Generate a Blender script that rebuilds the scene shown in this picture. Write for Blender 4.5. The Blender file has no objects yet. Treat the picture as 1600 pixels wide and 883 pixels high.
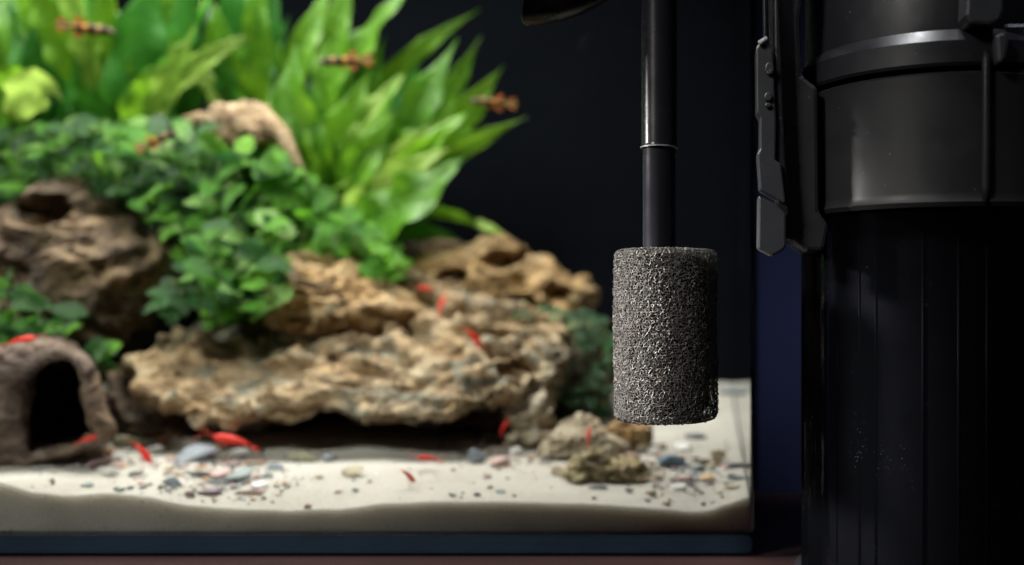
import bpy, bmesh, math, random
import numpy as np
from mathutils import Vector, Matrix, noise
C = bpy.context.scene
random.seed(7); np.random.seed(7)
R = math.radians

# ------------------------------------------------------------------ camera
F = 1555.0; PX = 1100.0; PY = 470.0; EYE = 0.129; CY = -0.5      # focal length in photo pixels, principal point, eye height
cam_d = bpy.data.cameras.new('camera'); cam = bpy.data.objects.new('camera', cam_d)
C.collection.objects.link(cam); C.camera = cam
cam.location = (0, CY, EYE); cam.rotation_euler = (R(90), 0, 0)
cam_d.sensor_width = 36; cam_d.lens = 36 * F / 1600
cam_d.shift_x = -(PX - 800) / 1600; cam_d.shift_y = (PY - 441.5) / 1600
cam_d.clip_start = 0.01; cam_d.clip_end = 50
cam_d.dof.use_dof = True; cam_d.dof.focus_distance = 0.415; cam_d.dof.aperture_fstop = 3.7
cam_d.dof.aperture_blades = 0

# ------------------------------------------------------------------ world, lamps, exposure
w = bpy.data.worlds.new("World"); C.world = w; w.use_nodes = True
w.node_tree.nodes['Background'].inputs[0].default_value = (0.35, 0.45, 0.7, 1)
w.node_tree.nodes['Background'].inputs[1].default_value = 0.004

def area(name, loc, target, sx, sy, power, col, spread=180):
    l = bpy.data.lights.new(name, 'AREA'); l.shape = 'RECTANGLE'; l.size = sx; l.size_y = sy
    l.energy = power; l.color = col; l.spread = R(spread)
    o = bpy.data.objects.new(name, l); C.collection.objects.link(o); o.location = loc
    d = Vector(target) - Vector(loc); o.rotation_euler = d.to_track_quat('-Z', 'Y').to_euler()
    return o
area('aquarium_lamp', (-0.34, 0.165, 0.56), (-0.34, 0.17, 0), 0.58, 0.12, 4.3, (1, 0.97, 0.90), 125)
area('left_softbox', (-0.62, -0.10, 0.36), (-0.050, -0.07, 0.115), 0.08, 0.12, 0.46, (1, 0.95, 0.90), 13)
area('fill_softbox', (-1.05, -0.42, 0.36), (0.08, -0.08, 0.16), 0.30, 0.50, 0.08, (0.96, 0.97, 1.0), 70)
area('tank_softbox', (-0.75, -0.80, 0.95), (-0.17, 0.0, 0.0), 0.30, 0.20, 2.3, (1.0, 0.98, 0.90), 42)
area('front_softbox', (-0.15, -1.30, 1.25), (-0.1, 0.0, 0.05), 0.5, 0.3, 0.12, (0.95, 0.97, 1.0), 90)
area('top_softbox', (-0.04, -0.12, 0.80), (0.11, -0.09, 0.2), 0.10, 0.10, 0.05, (0.97, 0.98, 1.0), 20)
area('backdrop_glow', (0.24, -0.25, 0.75), (0.085, 0.15, 0.02), 0.15, 0.15, 0.11, (0.8, 0.84, 1.0), 26)

C.view_settings.view_transform = 'Standard'; C.view_settings.look = 'None'
C.view_settings.exposure = 0; C.view_settings.gamma = 1
cy = C.cycles
cy.max_bounces = 10; cy.diffuse_bounces = 4; cy.glossy_bounces = 4; cy.transmission_bounces = 4; cy.transparent_max_bounces = 20
cy.use_denoising = True; cy.sample_clamp_indirect = 6; cy.caustics_reflective = False; cy.caustics_refractive = False

# ------------------------------------------------------------------ helpers
def at(px, py, y):
    D = y - CY
    return Vector(((px - PX) / F * D, y, EYE - (py - PY) / F * D))

def pw(px, y):            # pixels -> metres at depth y
    return px / F * (y - CY)

def tag(o, label=None, cat=None, group=None, kind=None):
    if label: o['label'] = label
    if cat: o['category'] = cat
    if group: o['group'] = group
    if kind: o['kind'] = kind
    return o

def empty(name, loc, label, cat, group=None):
    o = bpy.data.objects.new(name, None); C.collection.objects.link(o); o.location = loc
    o.empty_display_size = 0.01
    return tag(o, label, cat, group)

def mesh(name, vs, fs, mat, parent=None, origin=None, smooth=True):
    """one mesh object; vertices given in world coordinates, stored relative to the origin"""
    vs = np.asarray([tuple(v) for v in vs] if not isinstance(vs, np.ndarray) else vs, dtype=float).reshape(-1, 3)
    if parent is not None: org = np.array(parent['_o'])
    else: org = np.array(origin if origin is not None else (0, 0, 0), dtype=float)
    me = bpy.data.meshes.new(name)
    me.from_pydata((vs - org).tolist(), [], fs if isinstance(fs, list) else fs.tolist())
    if mat: me.materials.append(mat)
    if smooth: me.polygons.foreach_set('use_smooth', [True] * len(me.polygons))
    me.update()
    o = bpy.data.objects.new(name, me); C.collection.objects.link(o)
    if parent is not None: o.parent = parent
    else: o.location = org
    o['_o'] = list(org)
    return o

def root(name, loc, label, cat, group=None):
    o = empty(name, loc, label, cat, group); o['_o'] = list(loc); return o

def fixn(o):
    bm = bmesh.new(); bm.from_mesh(o.data); bmesh.ops.recalc_face_normals(bm, faces=bm.faces); bm.to_mesh(o.data); bm.free(); return o

def bevel(o, wd, seg=2):
    m = o.modifiers.new('bevel', 'BEVEL'); m.width = wd; m.segments = seg; m.limit_method = 'ANGLE'; m.angle_limit = R(35)
    return o

def box(name, x0, x1, y0, y1, z0, z1, mat, parent=None, bev=0, origin=None):
    v = [(x, y, z) for x in (x0, x1) for y in (y0, y1) for z in (z0, z1)]
    f = [(0, 1, 3, 2), (4, 6, 7, 5), (0, 4, 5, 1), (2, 3, 7, 6), (0, 2, 6, 4), (1, 5, 7, 3)]
    o = mesh(name, v, f, mat, parent, origin, smooth=False)
    if bev: bevel(o, bev)
    return o

def prism(name, pts, y0, y1, mat, parent=None, bev=0, origin=None):
    """outline of (x,z) points with real thickness from y0 to y1"""
    n = len(pts)
    v = [(p[0], y0, p[1]) for p in pts] + [(p[0], y1, p[1]) for p in pts]
    f = [tuple(range(n)), tuple(range(2 * n - 1, n - 1, -1))] + [(i, (i + 1) % n, n + (i + 1) % n, n + i) for i in range(n)]
    o = fixn(mesh(name, v, f, mat, parent, origin, smooth=False))
    if bev: bevel(o, bev)
    return o

def lathe(name, prof, cx, cyy, mat, parent=None, seg=96, closed=False, a0=0, a1=360, smooth=True):
    full = abs(a1 - a0) >= 360
    ns = seg if full else seg + 1
    v = []; f = []
    for i in range(ns):
        a = R(a0 + (a1 - a0) * i / seg)
        for r, z in prof: v.append((cx + r * math.cos(a), cyy + r * math.sin(a), z))
    m = len(prof)
    for i in range(seg):
        j = (i + 1) % ns
        for k in range(m if closed else m - 1):
            l = (k + 1) % m
            f.append((i * m + k, j * m + k, j * m + l, i * m + l))
    o = mesh(name, v, f, mat, parent, None, smooth)
    fixn(o)
    if smooth:
        e = o.modifiers.new('edges', 'EDGE_SPLIT'); e.split_angle = R(32)
    return o

def tube_data(pts, rad, seg=8, cap=True):
    pts = [Vector(p) for p in pts]; n = len(pts)
    rads = rad if hasattr(rad, '__len__') else [rad] * n
    v = []; f = []; up = Vector((0.13, 0.2, 1)).normalized()
    for i, p in enumerate(pts):
        t = (pts[min(i + 1, n - 1)] - pts[max(i - 1, 0)]).normalized()
        a = t.cross(up)
        if a.length < 0.1: a = t.cross(Vector((1, 0, 0)))
        a.normalize(); b = t.cross(a)
        for k in range(seg):
            q = 2 * math.pi * k / seg
            v.append(p + (a * math.cos(q) + b * math.sin(q)) * rads[i])
    for i in range(n - 1):
        for k in range(seg):
            l = (k + 1) % seg
            f.append((i * seg + k, i * seg + l, (i + 1) * seg + l, (i + 1) * seg + k))
    if cap:
        f.append(tuple(range(seg - 1, -1, -1))); f.append(tuple(range((n - 1) * seg, n * seg)))
    return v, f

def tube(name, pts, rad, mat, parent=None, seg=8, origin=None):
    v, f = tube_data(pts, rad, seg)
    return mesh(name, v, f, mat, parent, origin)

def bez(a, b, c, n):
    a, b, c = Vector(a), Vector(b), Vector(c)
    return [a * (1 - t) ** 2 + b * 2 * t * (1 - t) + c * t * t for t in [i / (n - 1) for i in range(n)]]

# ------------------------------------------------------------------ materials
class NT:
    def __init__(s, name):
        s.m = bpy.data.materials.new(name); s.m.use_nodes = True; s.t = s.m.node_tree; s.t.nodes.clear()
        s.out = s.n('ShaderNodeOutputMaterial')
    def n(s, typ, **kw):
        x = s.t.nodes.new(typ)
        for k, v in kw.items():
            if k in ('in_',):
                for kk, vv in v.items(): x.inputs[kk].default_value = vv
            else: setattr(x, k, v)
        return x
    def l(s, a, b): s.t.links.new(a, b)
    def coord(s, scale=(1, 1, 1), which='Object'):
        c = s.n('ShaderNodeTexCoord'); m = s.n('ShaderNodeMapping'); m.inputs['Scale'].default_value = scale
        s.l(c.outputs[which], m.inputs[0]); return m.outputs[0]
    def noise(s, co, sc, det=4, rough=0.55, dist=0):
        x = s.n('ShaderNodeTexNoise'); s.l(co, x.inputs['Vector']); x.inputs['Scale'].default_value = sc
        x.inputs['Detail'].default_value = det; x.inputs['Roughness'].default_value = rough; x.inputs['Distortion'].default_value = dist
        return x.outputs['Fac']
    def ramp(s, fac, stops, interp='LINEAR'):
        x = s.n('ShaderNodeValToRGB'); x.color_ramp.interpolation = interp
        el = x.color_ramp.elements
        while len(el) > 1: el.remove(el[-1])
        el[0].position = stops[0][0]; el[0].color = (*stops[0][1], 1)
        for p, c in stops[1:]:
            e = el.new(p); e.color = (*c, 1)
        s.l(fac, x.inputs[0]); return x.outputs[0]
    def mix(s, f, a, b, typ='MIX'):
        x = s.n('ShaderNodeMix', data_type='RGBA', blend_type=typ)
        for val, i in ((f, 0), (a, 6), (b, 7)):
            if hasattr(val, 'links'): s.l(val, x.inputs[i])
            else: x.inputs[i].default_value = val if i == 0 else (*val, 1)
        return x.outputs[2]
    def bump(s, h, strength, dist, normal=None):
        b = s.n('ShaderNodeBump'); b.inputs['Strength'].default_value = strength; b.inputs['Distance'].default_value = dist
        s.l(h, b.inputs['Height'])
        if normal: s.l(normal, b.inputs['Normal'])
        return b.outputs[0]
    def bsdf(s, col, rough=0.5, spec=0.5, normal=None, metallic=0, **kw):
        p = s.n('ShaderNodeBsdfPrincipled')
        for val, k in ((col, 'Base Color'), (rough, 'Roughness')):
            if hasattr(val, 'links'): s.l(val, p.inputs[k])
            else: p.inputs[k].default_value = (*val, 1) if k == 'Base Color' else val
        p.inputs['Specular IOR Level'].default_value = spec; p.inputs['Metallic'].default_value = metallic
        for k, v in kw.items(): p.inputs[k.replace('_', ' ')].default_value = v
        if normal: s.l(normal, p.inputs['Normal'])
        s.l(p.outputs[0], s.out.inputs[0]); return p

def m_plastic(name, col=(0.014, 0.014, 0.016), rough=0.32, spec=0.5, dust=0.0, grain=0.15):
    t = NT(name); co = t.coord()
    n1 = t.noise(co, 60, 6, 0.6)
    r = t.n('ShaderNodeMapRange'); t.l(n1, r.inputs[0]); r.inputs[1].default_value = 0.3; r.inputs[2].default_value = 0.7
    r.inputs[3].default_value = rough * 0.75; r.inputs[4].default_value = rough * 1.25
    c = col
    if dust:
        v = t.n('ShaderNodeTexVoronoi'); t.l(co, v.inputs['Vector']); v.inputs['Scale'].default_value = 420
        sp = t.ramp(v.outputs['Distance'], [(0.0, (1, 1, 1)), (0.10, (1, 1, 1)), (0.16, (0, 0, 0))])
        ms = t.ramp(t.noise(co, 170, 3), [(0.60, (0, 0, 0)), (0.66, (1, 1, 1))])
        k = t.n('ShaderNodeMath', operation='MULTIPLY'); t.l(sp, k.inputs[0]); t.l(ms, k.inputs[1])
        k2 = t.n('ShaderNodeMath', operation='MULTIPLY'); t.l(k.outputs[0], k2.inputs[0]); k2.inputs[1].default_value = dust
        c = t.mix(k2.outputs[0], col, (0.35, 0.35, 0.36))
    nb = t.bump(t.noise(co, 900, 3), grain, 0.0004)
    t.bsdf(c, r.outputs[0], spec, nb); return t.m

def m_rock(name, tan=(0.42, 0.29, 0.17), light=(0.62, 0.52, 0.38), dark=(0.13, 0.085, 0.05), grey=(0.24, 0.25, 0.22), gm=0.5, sc=1.0):
    t = NT(name); co = t.coord((1, 1, 1.8))
    base = t.ramp(t.noise(co, 38 * sc, 7, 0.62, 0.8), [(0.30, dark), (0.44, tan), (0.56, tuple(0.5 * (a + b) for a, b in zip(tan, light))), (0.70, light)])
    och = t.ramp(t.noise(co, 17 * sc, 4, 0.5, 0.4), [(0.45, (0, 0, 0)), (0.62, (1, 1, 1))])
    c = t.mix(och, base, t.mix(0.5, base, (0.42, 0.28, 0.14)))
    gfac = t.ramp(t.noise(co, 26 * sc, 6, 0.6, 1.0), [(0.50 + 0.1 * (1 - gm), (0, 0, 0)), (0.60 + 0.1 * (1 - gm), (1, 1, 1))])
    c = t.mix(gfac, c, t.mix(0.75, c, grey))
    sp = t.ramp(t.noise(co, 260, 4, 0.7), [(0.34, (0.55, 0.5, 0.45)), (0.46, (1, 1, 1))])
    c = t.mix(0.8, c, sp, 'MULTIPLY')
    c = t.mix(0.85, c, t.ramp(t.noise(co, 75 * sc, 5, 0.6, 1.5), [(0.38, (0.26, 0.21, 0.17)), (0.54, (1, 1, 1))]), 'MULTIPLY')
    nb = t.bump(t.noise(co, 95, 8, 0.7, 0.6), 0.9, 0.004)
    nb = t.bump(t.noise(co, 420, 5, 0.7), 0.5, 0.001, nb)
    t.bsdf(c, 0.72, 0.35, nb); return t.m

def m_leaf(name, c0, c1, trans, vein=0.2, rough=0.35, sc=1.0, spec=0.5):
    t = NT(name); co = t.coord()
    oi = t.n('ShaderNodeObjectInfo')
    n1 = t.noise(co, 45 * sc, 4, 0.5)
    ad = t.n('ShaderNodeMath', operation='ADD'); t.l(n1, ad.inputs[0]); t.l(oi.outputs['Random'], ad.inputs[1])
    hf = t.n('ShaderNodeMath', operation='MULTIPLY'); t.l(ad.outputs[0], hf.inputs[0]); hf.inputs[1].default_value = 0.5
    c = t.ramp(hf.outputs[0], [(0.32, c0), (0.68, c1)])
    st = t.noise(co, 300 * sc, 3, 0.6)
    c = t.mix(vein, c, t.ramp(st, [(0.35, tuple(x * 0.5 for x in c0)), (0.65, c1)]))
    nb = t.bump(t.noise(co, 140 * sc, 4, 0.6), 0.6, 0.0015)
    p = t.bsdf(c, rough, spec, nb)
    tr = t.n('ShaderNodeBsdfTranslucent'); tc = t.mix(0.5, c, trans); t.l(tc, tr.inputs[0])
    mx = t.n('ShaderNodeMixShader'); mx.inputs[0].default_value = 0.45
    t.l(p.outputs[0], mx.inputs[1]); t.l(tr.outputs[0], mx.inputs[2]); t.l(mx.outputs[0], t.out.inputs[0]); return t.m

def m_glass(name, tint=(0.97, 0.99, 0.98), ior=1.45, rough=0.0, gloss=(1, 1, 1), haze=None):
    """clear sheet: transmits straight through, reflects by Fresnel"""
    t = NT(name)
    tr = t.n('ShaderNodeBsdfTransparent'); tr.inputs[0].default_value = (*tint, 1)
    g = t.n('ShaderNodeBsdfGlossy'); g.inputs['Roughness'].default_value = rough; g.inputs[0].default_value = (*gloss, 1)
    fr = t.n('ShaderNodeFresnel'); fr.inputs[0].default_value = ior
    mx = t.n('ShaderNodeMixShader'); t.l(fr.outputs[0], mx.inputs[0]); t.l(tr.outputs[0], mx.inputs[1]); t.l(g.outputs[0], mx.inputs[2])
    last = mx.outputs[0]
    if haze:
        d = t.n('ShaderNodeBsdfDiffuse'); d.inputs[0].default_value = (*haze[0], 1)
        co = t.coord()
        v = t.n('ShaderNodeTexVoronoi'); t.l(co, v.inputs['Vector']); v.inputs['Scale'].default_value = 800
        sp = t.ramp(v.outputs['Distance'], [(0.0, (1, 1, 1)), (0.12, (1, 1, 1)), (0.2, (0, 0, 0))])
        ms = t.ramp(t.noise(t.coord((1, 1, 0.4)), 90, 4, 0.6), [(0.58, (0, 0, 0)), (0.66, (1, 1, 1))])
        k = t.n('ShaderNodeMath', operation='MULTIPLY'); t.l(sp, k.inputs[0]); t.l(ms, k.inputs[1])
        k2 = t.n('ShaderNodeMath', operation='MULTIPLY_ADD'); t.l(k.outputs[0], k2.inputs[0]); k2.inputs[1].default_value = haze[1]; k2.inputs[2].default_value = haze[2]
        m2 = t.n('ShaderNodeMixShader'); t.l(k2.outputs[0], m2.inputs[0]); t.l(last, m2.inputs[1]); t.l(d.outputs[0], m2.inputs[2]); last = m2.outputs[0]
    t.l(last, t.out.inputs[0]); return t.m

def m_plain(name, col, rough=0.5, spec=0.4, var=0.25, sc=120, bump=0.3):
    t = NT(name); co = t.coord()
    c = t.ramp(t.noise(co, sc, 5, 0.6), [(0.3, tuple(x * (1 - var) for x in col)), (0.7, tuple(min(1, x * (1 + var)) for x in col))])
    t.bsdf(c, rough, spec, t.bump(t.noise(co, sc * 4, 4, 0.6), bump, 0.001)); return t.m

def m_sand():
    t = NT('sand'); co = t.coord()
    c = t.ramp(t.noise(co, 22, 4, 0.5), [(0.3, (0.40, 0.375, 0.33)), (0.7, (0.51, 0.485, 0.44))])
    g = t.ramp(t.noise(co, 900, 4, 0.75), [(0.35, (0.55, 0.5, 0.44)), (0.5, (1, 1, 1))])
    c = t.mix(0.7, c, g, 'MULTIPLY')
    v = t.n('ShaderNodeTexVoronoi'); t.l(co, v.inputs['Vector']); v.inputs['Scale'].default_value = 260
    sp = t.ramp(v.outputs['Distance'], [(0.0, (1, 1, 1)), (0.13, (1, 1, 1)), (0.22, (0, 0, 0))])
    ms = t.ramp(t.noise(co, 60, 3), [(0.57, (0, 0, 0)), (0.64, (1, 1, 1))])
    k = t.n('ShaderNodeMath', operation='MULTIPLY'); t.l(sp, k.inputs[0]); t.l(ms, k.inputs[1])
    c = t.mix(k.outputs[0], c, (0.22, 0.17, 0.13))
    p = t.bsdf(c, 0.85, 0.2, t.bump(t.noise(co, 700, 5, 0.8), 0.7, 0.0012), Subsurface_Weight=0.7, Subsurface_Scale=0.02)
    p.inputs['Subsurface Radius'].default_value = (1.0, 0.96, 0.88); return t.m

M = {}
M['black'] = m_plastic('black_plastic', rough=0.30, dust=0.3)
M['matte'] = m_plastic('matte_black_plastic', (0.008, 0.008, 0.010), 0.34, 0.22, dust=0.2, grain=0.04)
M['collar'] = m_plastic('collar_plastic', (0.008, 0.008, 0.009), 0.46, 0.15, dust=0.25, grain=0.03)
M['clip'] = m_plastic('clip_plastic', (0.022, 0.023, 0.027), 0.36, 0.35, dust=0.5, grain=0.15)
M['tube'] = m_plastic('tube_plastic', (0.006, 0.006, 0.008), 0.25, 0.10, dust=0.35, grain=0.1)
M['basket'] = m_plastic('basket_plastic', (0.0025, 0.0025, 0.003), 0.5, 0.05)
M['core'] = m_plastic('sponge_core', (0.0015, 0.0015, 0.0015), 0.9, 0.05)
M['foam'] = m_plain('foam_strands', (0.054, 0.050, 0.046), 0.42, 0.30, 0.3, 300, 0.05)
M['glass'] = m_glass('tank_glass', (0.97, 0.985, 0.98), 1.30)
M['side_glass'] = m_glass('side_glass', (0.9, 0.96, 0.93), 1.5)
M['edge'] = m_plain('glass_edge', (0.05, 0.11, 0.09), 0.2, 0.5, 0.3, 60)
M['acrylic'] = m_glass('smoked_acrylic', (0.66, 0.67, 0.71), 1.16, 0.05, (0.07, 0.07, 0.08), haze=((0.20, 0.22, 0.28), 0.07, 0.002))
M['film'] = m_plain('black_film', (0.0036, 0.0044, 0.0062), 0.9, 0.0, 0.1, 20)
M['navy'] = m_plain('navy_card', (0.030, 0.036, 0.085), 0.8, 0.1, 0.05, 20)
M['base'] = m_plain('base_trim', (0.0045, 0.009, 0.016), 0.5, 0.1, 0.15, 30)
M['wall'] = m_plain('dark_wall', (0.010, 0.011, 0.016), 0.8, 0.1, 0.1, 5)
def m_table():
    t = NT('table_wood'); co = t.coord((1, 8, 1))
    c = t.ramp(t.noise(co, 12, 6, 0.6, 0.6), [(0.3, (0.028, 0.015, 0.015)), (0.7, (0.046, 0.025, 0.025))])
    t.bsdf(c, 0.45, 0.2, t.bump(t.noise(co, 60, 4), 0.2, 0.0005)); return t.m
M['table'] = m_table()
M['sand'] = m_sand()
M['dragon'] = m_rock('dragon_stone', (0.34, 0.225, 0.115), (0.66, 0.55, 0.38), (0.07, 0.045, 0.03), (0.20, 0.225, 0.19), 0.95)
M['dragon_y'] = m_rock('ochre_stone', (0.44, 0.27, 0.11), (0.60, 0.46, 0.27), (0.14, 0.075, 0.03), (0.25, 0.25, 0.2), 0.2)
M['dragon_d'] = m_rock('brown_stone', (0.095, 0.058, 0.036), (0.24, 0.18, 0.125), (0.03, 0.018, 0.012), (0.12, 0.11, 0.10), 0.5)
M['pale'] = m_rock('pale_stone', (0.50, 0.42, 0.30), (0.70, 0.63, 0.52), (0.20, 0.14, 0.09), (0.33, 0.33, 0.26), 0.4)
M['wood'] = m_rock('driftwood', (0.36, 0.24, 0.13), (0.58, 0.45, 0.30), (0.12, 0.07, 0.035), (0.3, 0.25, 0.2), 0.1, 1.3)
M['clay'] = m_rock('clay_cave', (0.15, 0.10, 0.080), (0.27, 0.21, 0.18), (0.055, 0.034, 0.026), (0.17, 0.145, 0.135), 0.5, 0.7)
M['fern'] = m_leaf('fern_leaf', (0.045, 0.21, 0.018), (0.22, 0.46, 0.03), (0.36, 0.68, 0.03), 0.6)
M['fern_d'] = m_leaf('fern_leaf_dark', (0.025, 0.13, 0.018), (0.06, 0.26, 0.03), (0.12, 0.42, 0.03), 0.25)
M['fern_p'] = m_leaf('fern_leaf_pale', (0.20, 0.38, 0.04), (0.42, 0.58, 0.12), (0.5, 0.75, 0.12), 0.2)
M['anu'] = m_leaf('anubias_leaf', (0.030, 0.15, 0.014), (0.15, 0.40, 0.035), (0.18, 0.50, 0.03), 0.2, 0.32, 1, 0.45)
M['anu_y'] = m_leaf('anubias_leaf_young', (0.07, 0.28, 0.02), (0.16, 0.42, 0.03), (0.3, 0.6, 0.04), 0.2, 0.3, 1, 0.55)
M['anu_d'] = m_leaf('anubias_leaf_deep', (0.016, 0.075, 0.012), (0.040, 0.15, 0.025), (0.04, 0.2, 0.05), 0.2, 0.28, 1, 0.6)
M['anu_sheen'] = m_leaf('anubias_leaf_sheen', (0.15, 0.34, 0.07), (0.28, 0.50, 0.13), (0.25, 0.5, 0.08), 0.2, 0.26, 1, 0.6)  # pale green puts the lamp's highlights on some leaves into their colour
M['buce'] = m_leaf('small_plant_leaf', (0.03, 0.09, 0.045), (0.10, 0.20, 0.09), (0.12, 0.22, 0.08), 0.2, 0.26, 1, 0.6)
M['stem'] = m_plain('stem', (0.09, 0.12, 0.03), 0.5, 0.4)
M['red'] = m_plain('shrimp_red', (0.75, 0.020, 0.008), 0.3, 0.5, 0.25, 500)
M['red_thin'] = m_plain('shrimp_limb', (0.65, 0.06, 0.03), 0.4, 0.4)
M['eye'] = m_plain('eye', (0.005, 0.005, 0.005), 0.15, 0.5)
M['orange'] = m_plain('fin_orange', (0.42, 0.11, 0.01), 0.4, 0.4, 0.3, 500)
def m_fish():
    t = NT('fish_bands'); c = t.n('ShaderNodeTexCoord'); s = t.n('ShaderNodeSeparateXYZ'); t.l(c.outputs['Generated'], s.inputs[0])
    a = [(0.0, (0.34, 0.15, 0.02)), (0.10, (0.02, 0.012, 0.01)), (0.26, (0.36, 0.15, 0.02)), (0.40, (0.02, 0.012, 0.01)), (0.58, (0.28, 0.16, 0.06)), (0.68, (0.025, 0.014, 0.01)), (0.84, (0.18, 0.12, 0.08)), (0.92, (0.12, 0.08, 0.06))]
    col = t.ramp(s.outputs[0], a, 'CONSTANT'); t.bsdf(col, 0.5, 0.12); return t.m
M['fish'] = m_fish()

# ------------------------------------------------------------------ the setting: table, backdrop, wall
TX0, TX1, TD = -0.74, 0.0251, 0.356           # tank left, right, depth
tt = box('table', -1.3, 0.9, -0.42, 0.62, -0.04, 0.0, M['table'], bev=0.003); tag(tt, kind='structure')
wl = box('backdrop', -2.2, 2.0, 0.95, 1.0, -0.8, 1.8, M['wall']); tag(wl, kind='structure')
bp = box('backdrop_panel', 0.036, 0.62, 0.166, 0.170, 0.0005, 0.62, M['navy'], origin=(0.3, 0.166, 0)); tag(bp, 'dark navy blue backdrop panel between the tank and the filter', 'panel')

# ------------------------------------------------------------------ aquarium
aq = root('aquarium', ((TX0 + TX1) / 2, TD / 2, 0.0), 'glass aquarium with black back, dark blue base and sand layer', 'aquarium')
G = 0.005
HT = 0.46
box('front_pane', TX0, TX1, 0, G, 0.0113, HT, M['glass'], aq, bev=0.0012)
sp = box('side_pane', TX1 - .0016, TX1, G + 0.0002, TD - G, 0.0113, HT, M['side_glass'], aq)
box('side_pane', TX0, TX0 + G, G + 0.0002, TD - G, 0.0113, HT, M['side_glass'], aq)
box('back_pane', TX0, TX1, TD - G + 0.0002, TD, 0.0113, HT, M['film'], aq)
def rrect(x0, x1, z0, z1, r, n=6):
    p = []
    for cx, cz, a0 in ((x1 - r, z1 - r, 0), (x0 + r, z1 - r, 90), (x0 + r, z0 + r, 180), (x1 - r, z0 + r, 270)):
        for i in range(n + 1):
            a = R(a0 + 90 * i / n); p.append((cx + r * math.cos(a), cz + r * math.sin(a)))
    return p
prism('base_panel', rrect(TX0 + .001, TX1 - 0.001, 0.0022, 0.0110, 0.003), 0.0, TD, M['base'], aq)
prism('foam_mat', rrect(TX0 + .004, TX1 - 0.004, 0.0001, 0.0021, 0.0009), 0.003, TD, M['film'], aq)

# sand: the front edge follows the photograph, the bed rises to the back
FE = np.array([(-200, 765), (-100, 758), (0, 753), (50, 768), (100, 774), (170, 770), (240, 776), (290, 789), (380, 795), (450, 797), (530, 795), (600, 786), (700, 783), (800, 784), (900, 785), (960, 789), (1020, 794), (1080, 799), (1110, 797), (1140, 786), (1165, 776), (1200, 774)], float)
def sand_h(x, y):
    x = np.asarray(x, float); y = np.asarray(y, float)
    D = 0.506; px = x / D * F + PX
    zf = EYE - (np.interp(px, FE[:, 0], FE[:, 1]) - PY) / F * D
    t = np.clip((y - 0.006) / 0.34, 0, 1)
    back = 0.0585
    base = 0.0305 + (back - 0.0305) * (t * 0.85 + 0.15 * t * t)
    k = np.exp(-t * 9)
    wav = 0.0014 * np.sin(x * 31 + y * 22) + 0.0012 * np.sin(x * 17 - y * 41 + 1) + 0.0006 * np.sin(x * 90 + y * 60)
    return zf * k + (base + wav) * (1 - k)
def ground_at(px, py):
    lo = 0.0; prev = 0.0
    for i in range(360):
        y = 0.007 + i * 0.00095
        p = at(px, py, y)
        if p.z <= float(sand_h(p.x, y)): return Vector((p.x, y, float(sand_h(p.x, y))))
    return Vector((p.x, y, p.z))
nx, ny = 420, 170
xs = np.linspace(TX0 + G + 0.0005, TX1 - 0.0021, nx); ys = np.linspace(G + 0.0006, TD - G - 0.0006, ny)
Xg, Yg = np.meshgrid(xs, ys); Zg = sand_h(Xg, Yg)
nz = np.array([noise.noise(Vector((a * 60, b * 60, 0))) * 0.0005 + noise.noise(Vector((a * 260, b * 260, 3))) * 0.0003 for a, b in zip(Xg.ravel(), Yg.ravel())]).reshape(Zg.shape)
Zg = Zg + nz
V = np.stack([Xg, Yg, Zg], -1).reshape(-1, 3).tolist(); Fc = []
for j in range(ny - 1):
    for i in range(nx - 1):
        a = j * nx + i; Fc.append((a, a + 1, a + nx + 1, a + nx))
b0 = len(V)
ring = [i for i in range(nx)] + [j * nx + nx - 1 for j in range(1, ny)] + [(ny - 1) * nx + i for i in range(nx - 2, -1, -1)] + [j * nx for j in range(ny - 2, 0, -1)]
for r_ in ring: V.append((V[r_][0], V[r_][1], 0.0116))
n_ = len(ring)
for i in range(n_): Fc.append((ring[i], b0 + i, b0 + (i + 1) % n_, ring[(i + 1) % n_]))
Fc.append(tuple(b0 + i for i in range(n_)))
sd = mesh('sand', V, Fc, M['sand'], origin=(-0.3, 0.1, 0.0116)); tag(sd, kind='structure')
e = sd.modifiers.new('edges', 'EDGE_SPLIT'); e.split_angle = R(50)

# ------------------------------------------------------------------ rocks
def vnormals(V, Fq):
    N = np.zeros_like(V); a = V[Fq[:, 0]]; b = V[Fq[:, 1]]; c = V[Fq[:, 2]]; d = V[Fq[:, 3]]
    n = np.cross(c - a, d - b)
    for k in range(4): np.add.at(N, Fq[:, k], n)
    return N / (np.linalg.norm(N, axis=1, keepdims=True) + 1e-12)

def craggy(V, N, seed, amp=0.006, freq=45.0, layer=1.8, pits=0.5, sx=1.0):
    off = Vector((seed * 3.7, seed * 1.3, seed * 2.1)); out = np.zeros(len(V))
    for i, p in enumerate(V):
        q = Vector((p[0] * freq * sx, p[1] * freq, p[2] * freq * layer)) + off
        wv = noise.noise_vector(q * 0.45) * 1.3
        a = noise.noise(q * 0.6 + wv)
        r1 = 1 - abs(noise.noise(q * 1.1 + wv * 0.8)) * 2
        r2 = 1 - abs(noise.noise(q * 2.6 + wv)) * 2
        cell = noise.voronoi(q * 0.9 + wv * 0.7)[0][0]
        pit = max(0, 0.34 - cell) / 0.34
        out[i] = a * 0.9 + (r1 - 0.5) * 0.55 + (r2 - 0.5) * 0.25 - pits * pit * 1.3 + noise.noise(q * 6) * 0.14
    return V + N * (out * amp)[:, None]

def grid_faces(n, m, closed_n=False, closed_m=True):
    f = []
    for i in range(n - (0 if closed_n else 1)):
        for k in range(m if closed_m else m - 1):
            l = (k + 1) % m; j = (i + 1) % n
            f.append((i * m + k, j * m + k, j * m + l, i * m + l))
    return np.array(f)

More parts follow.
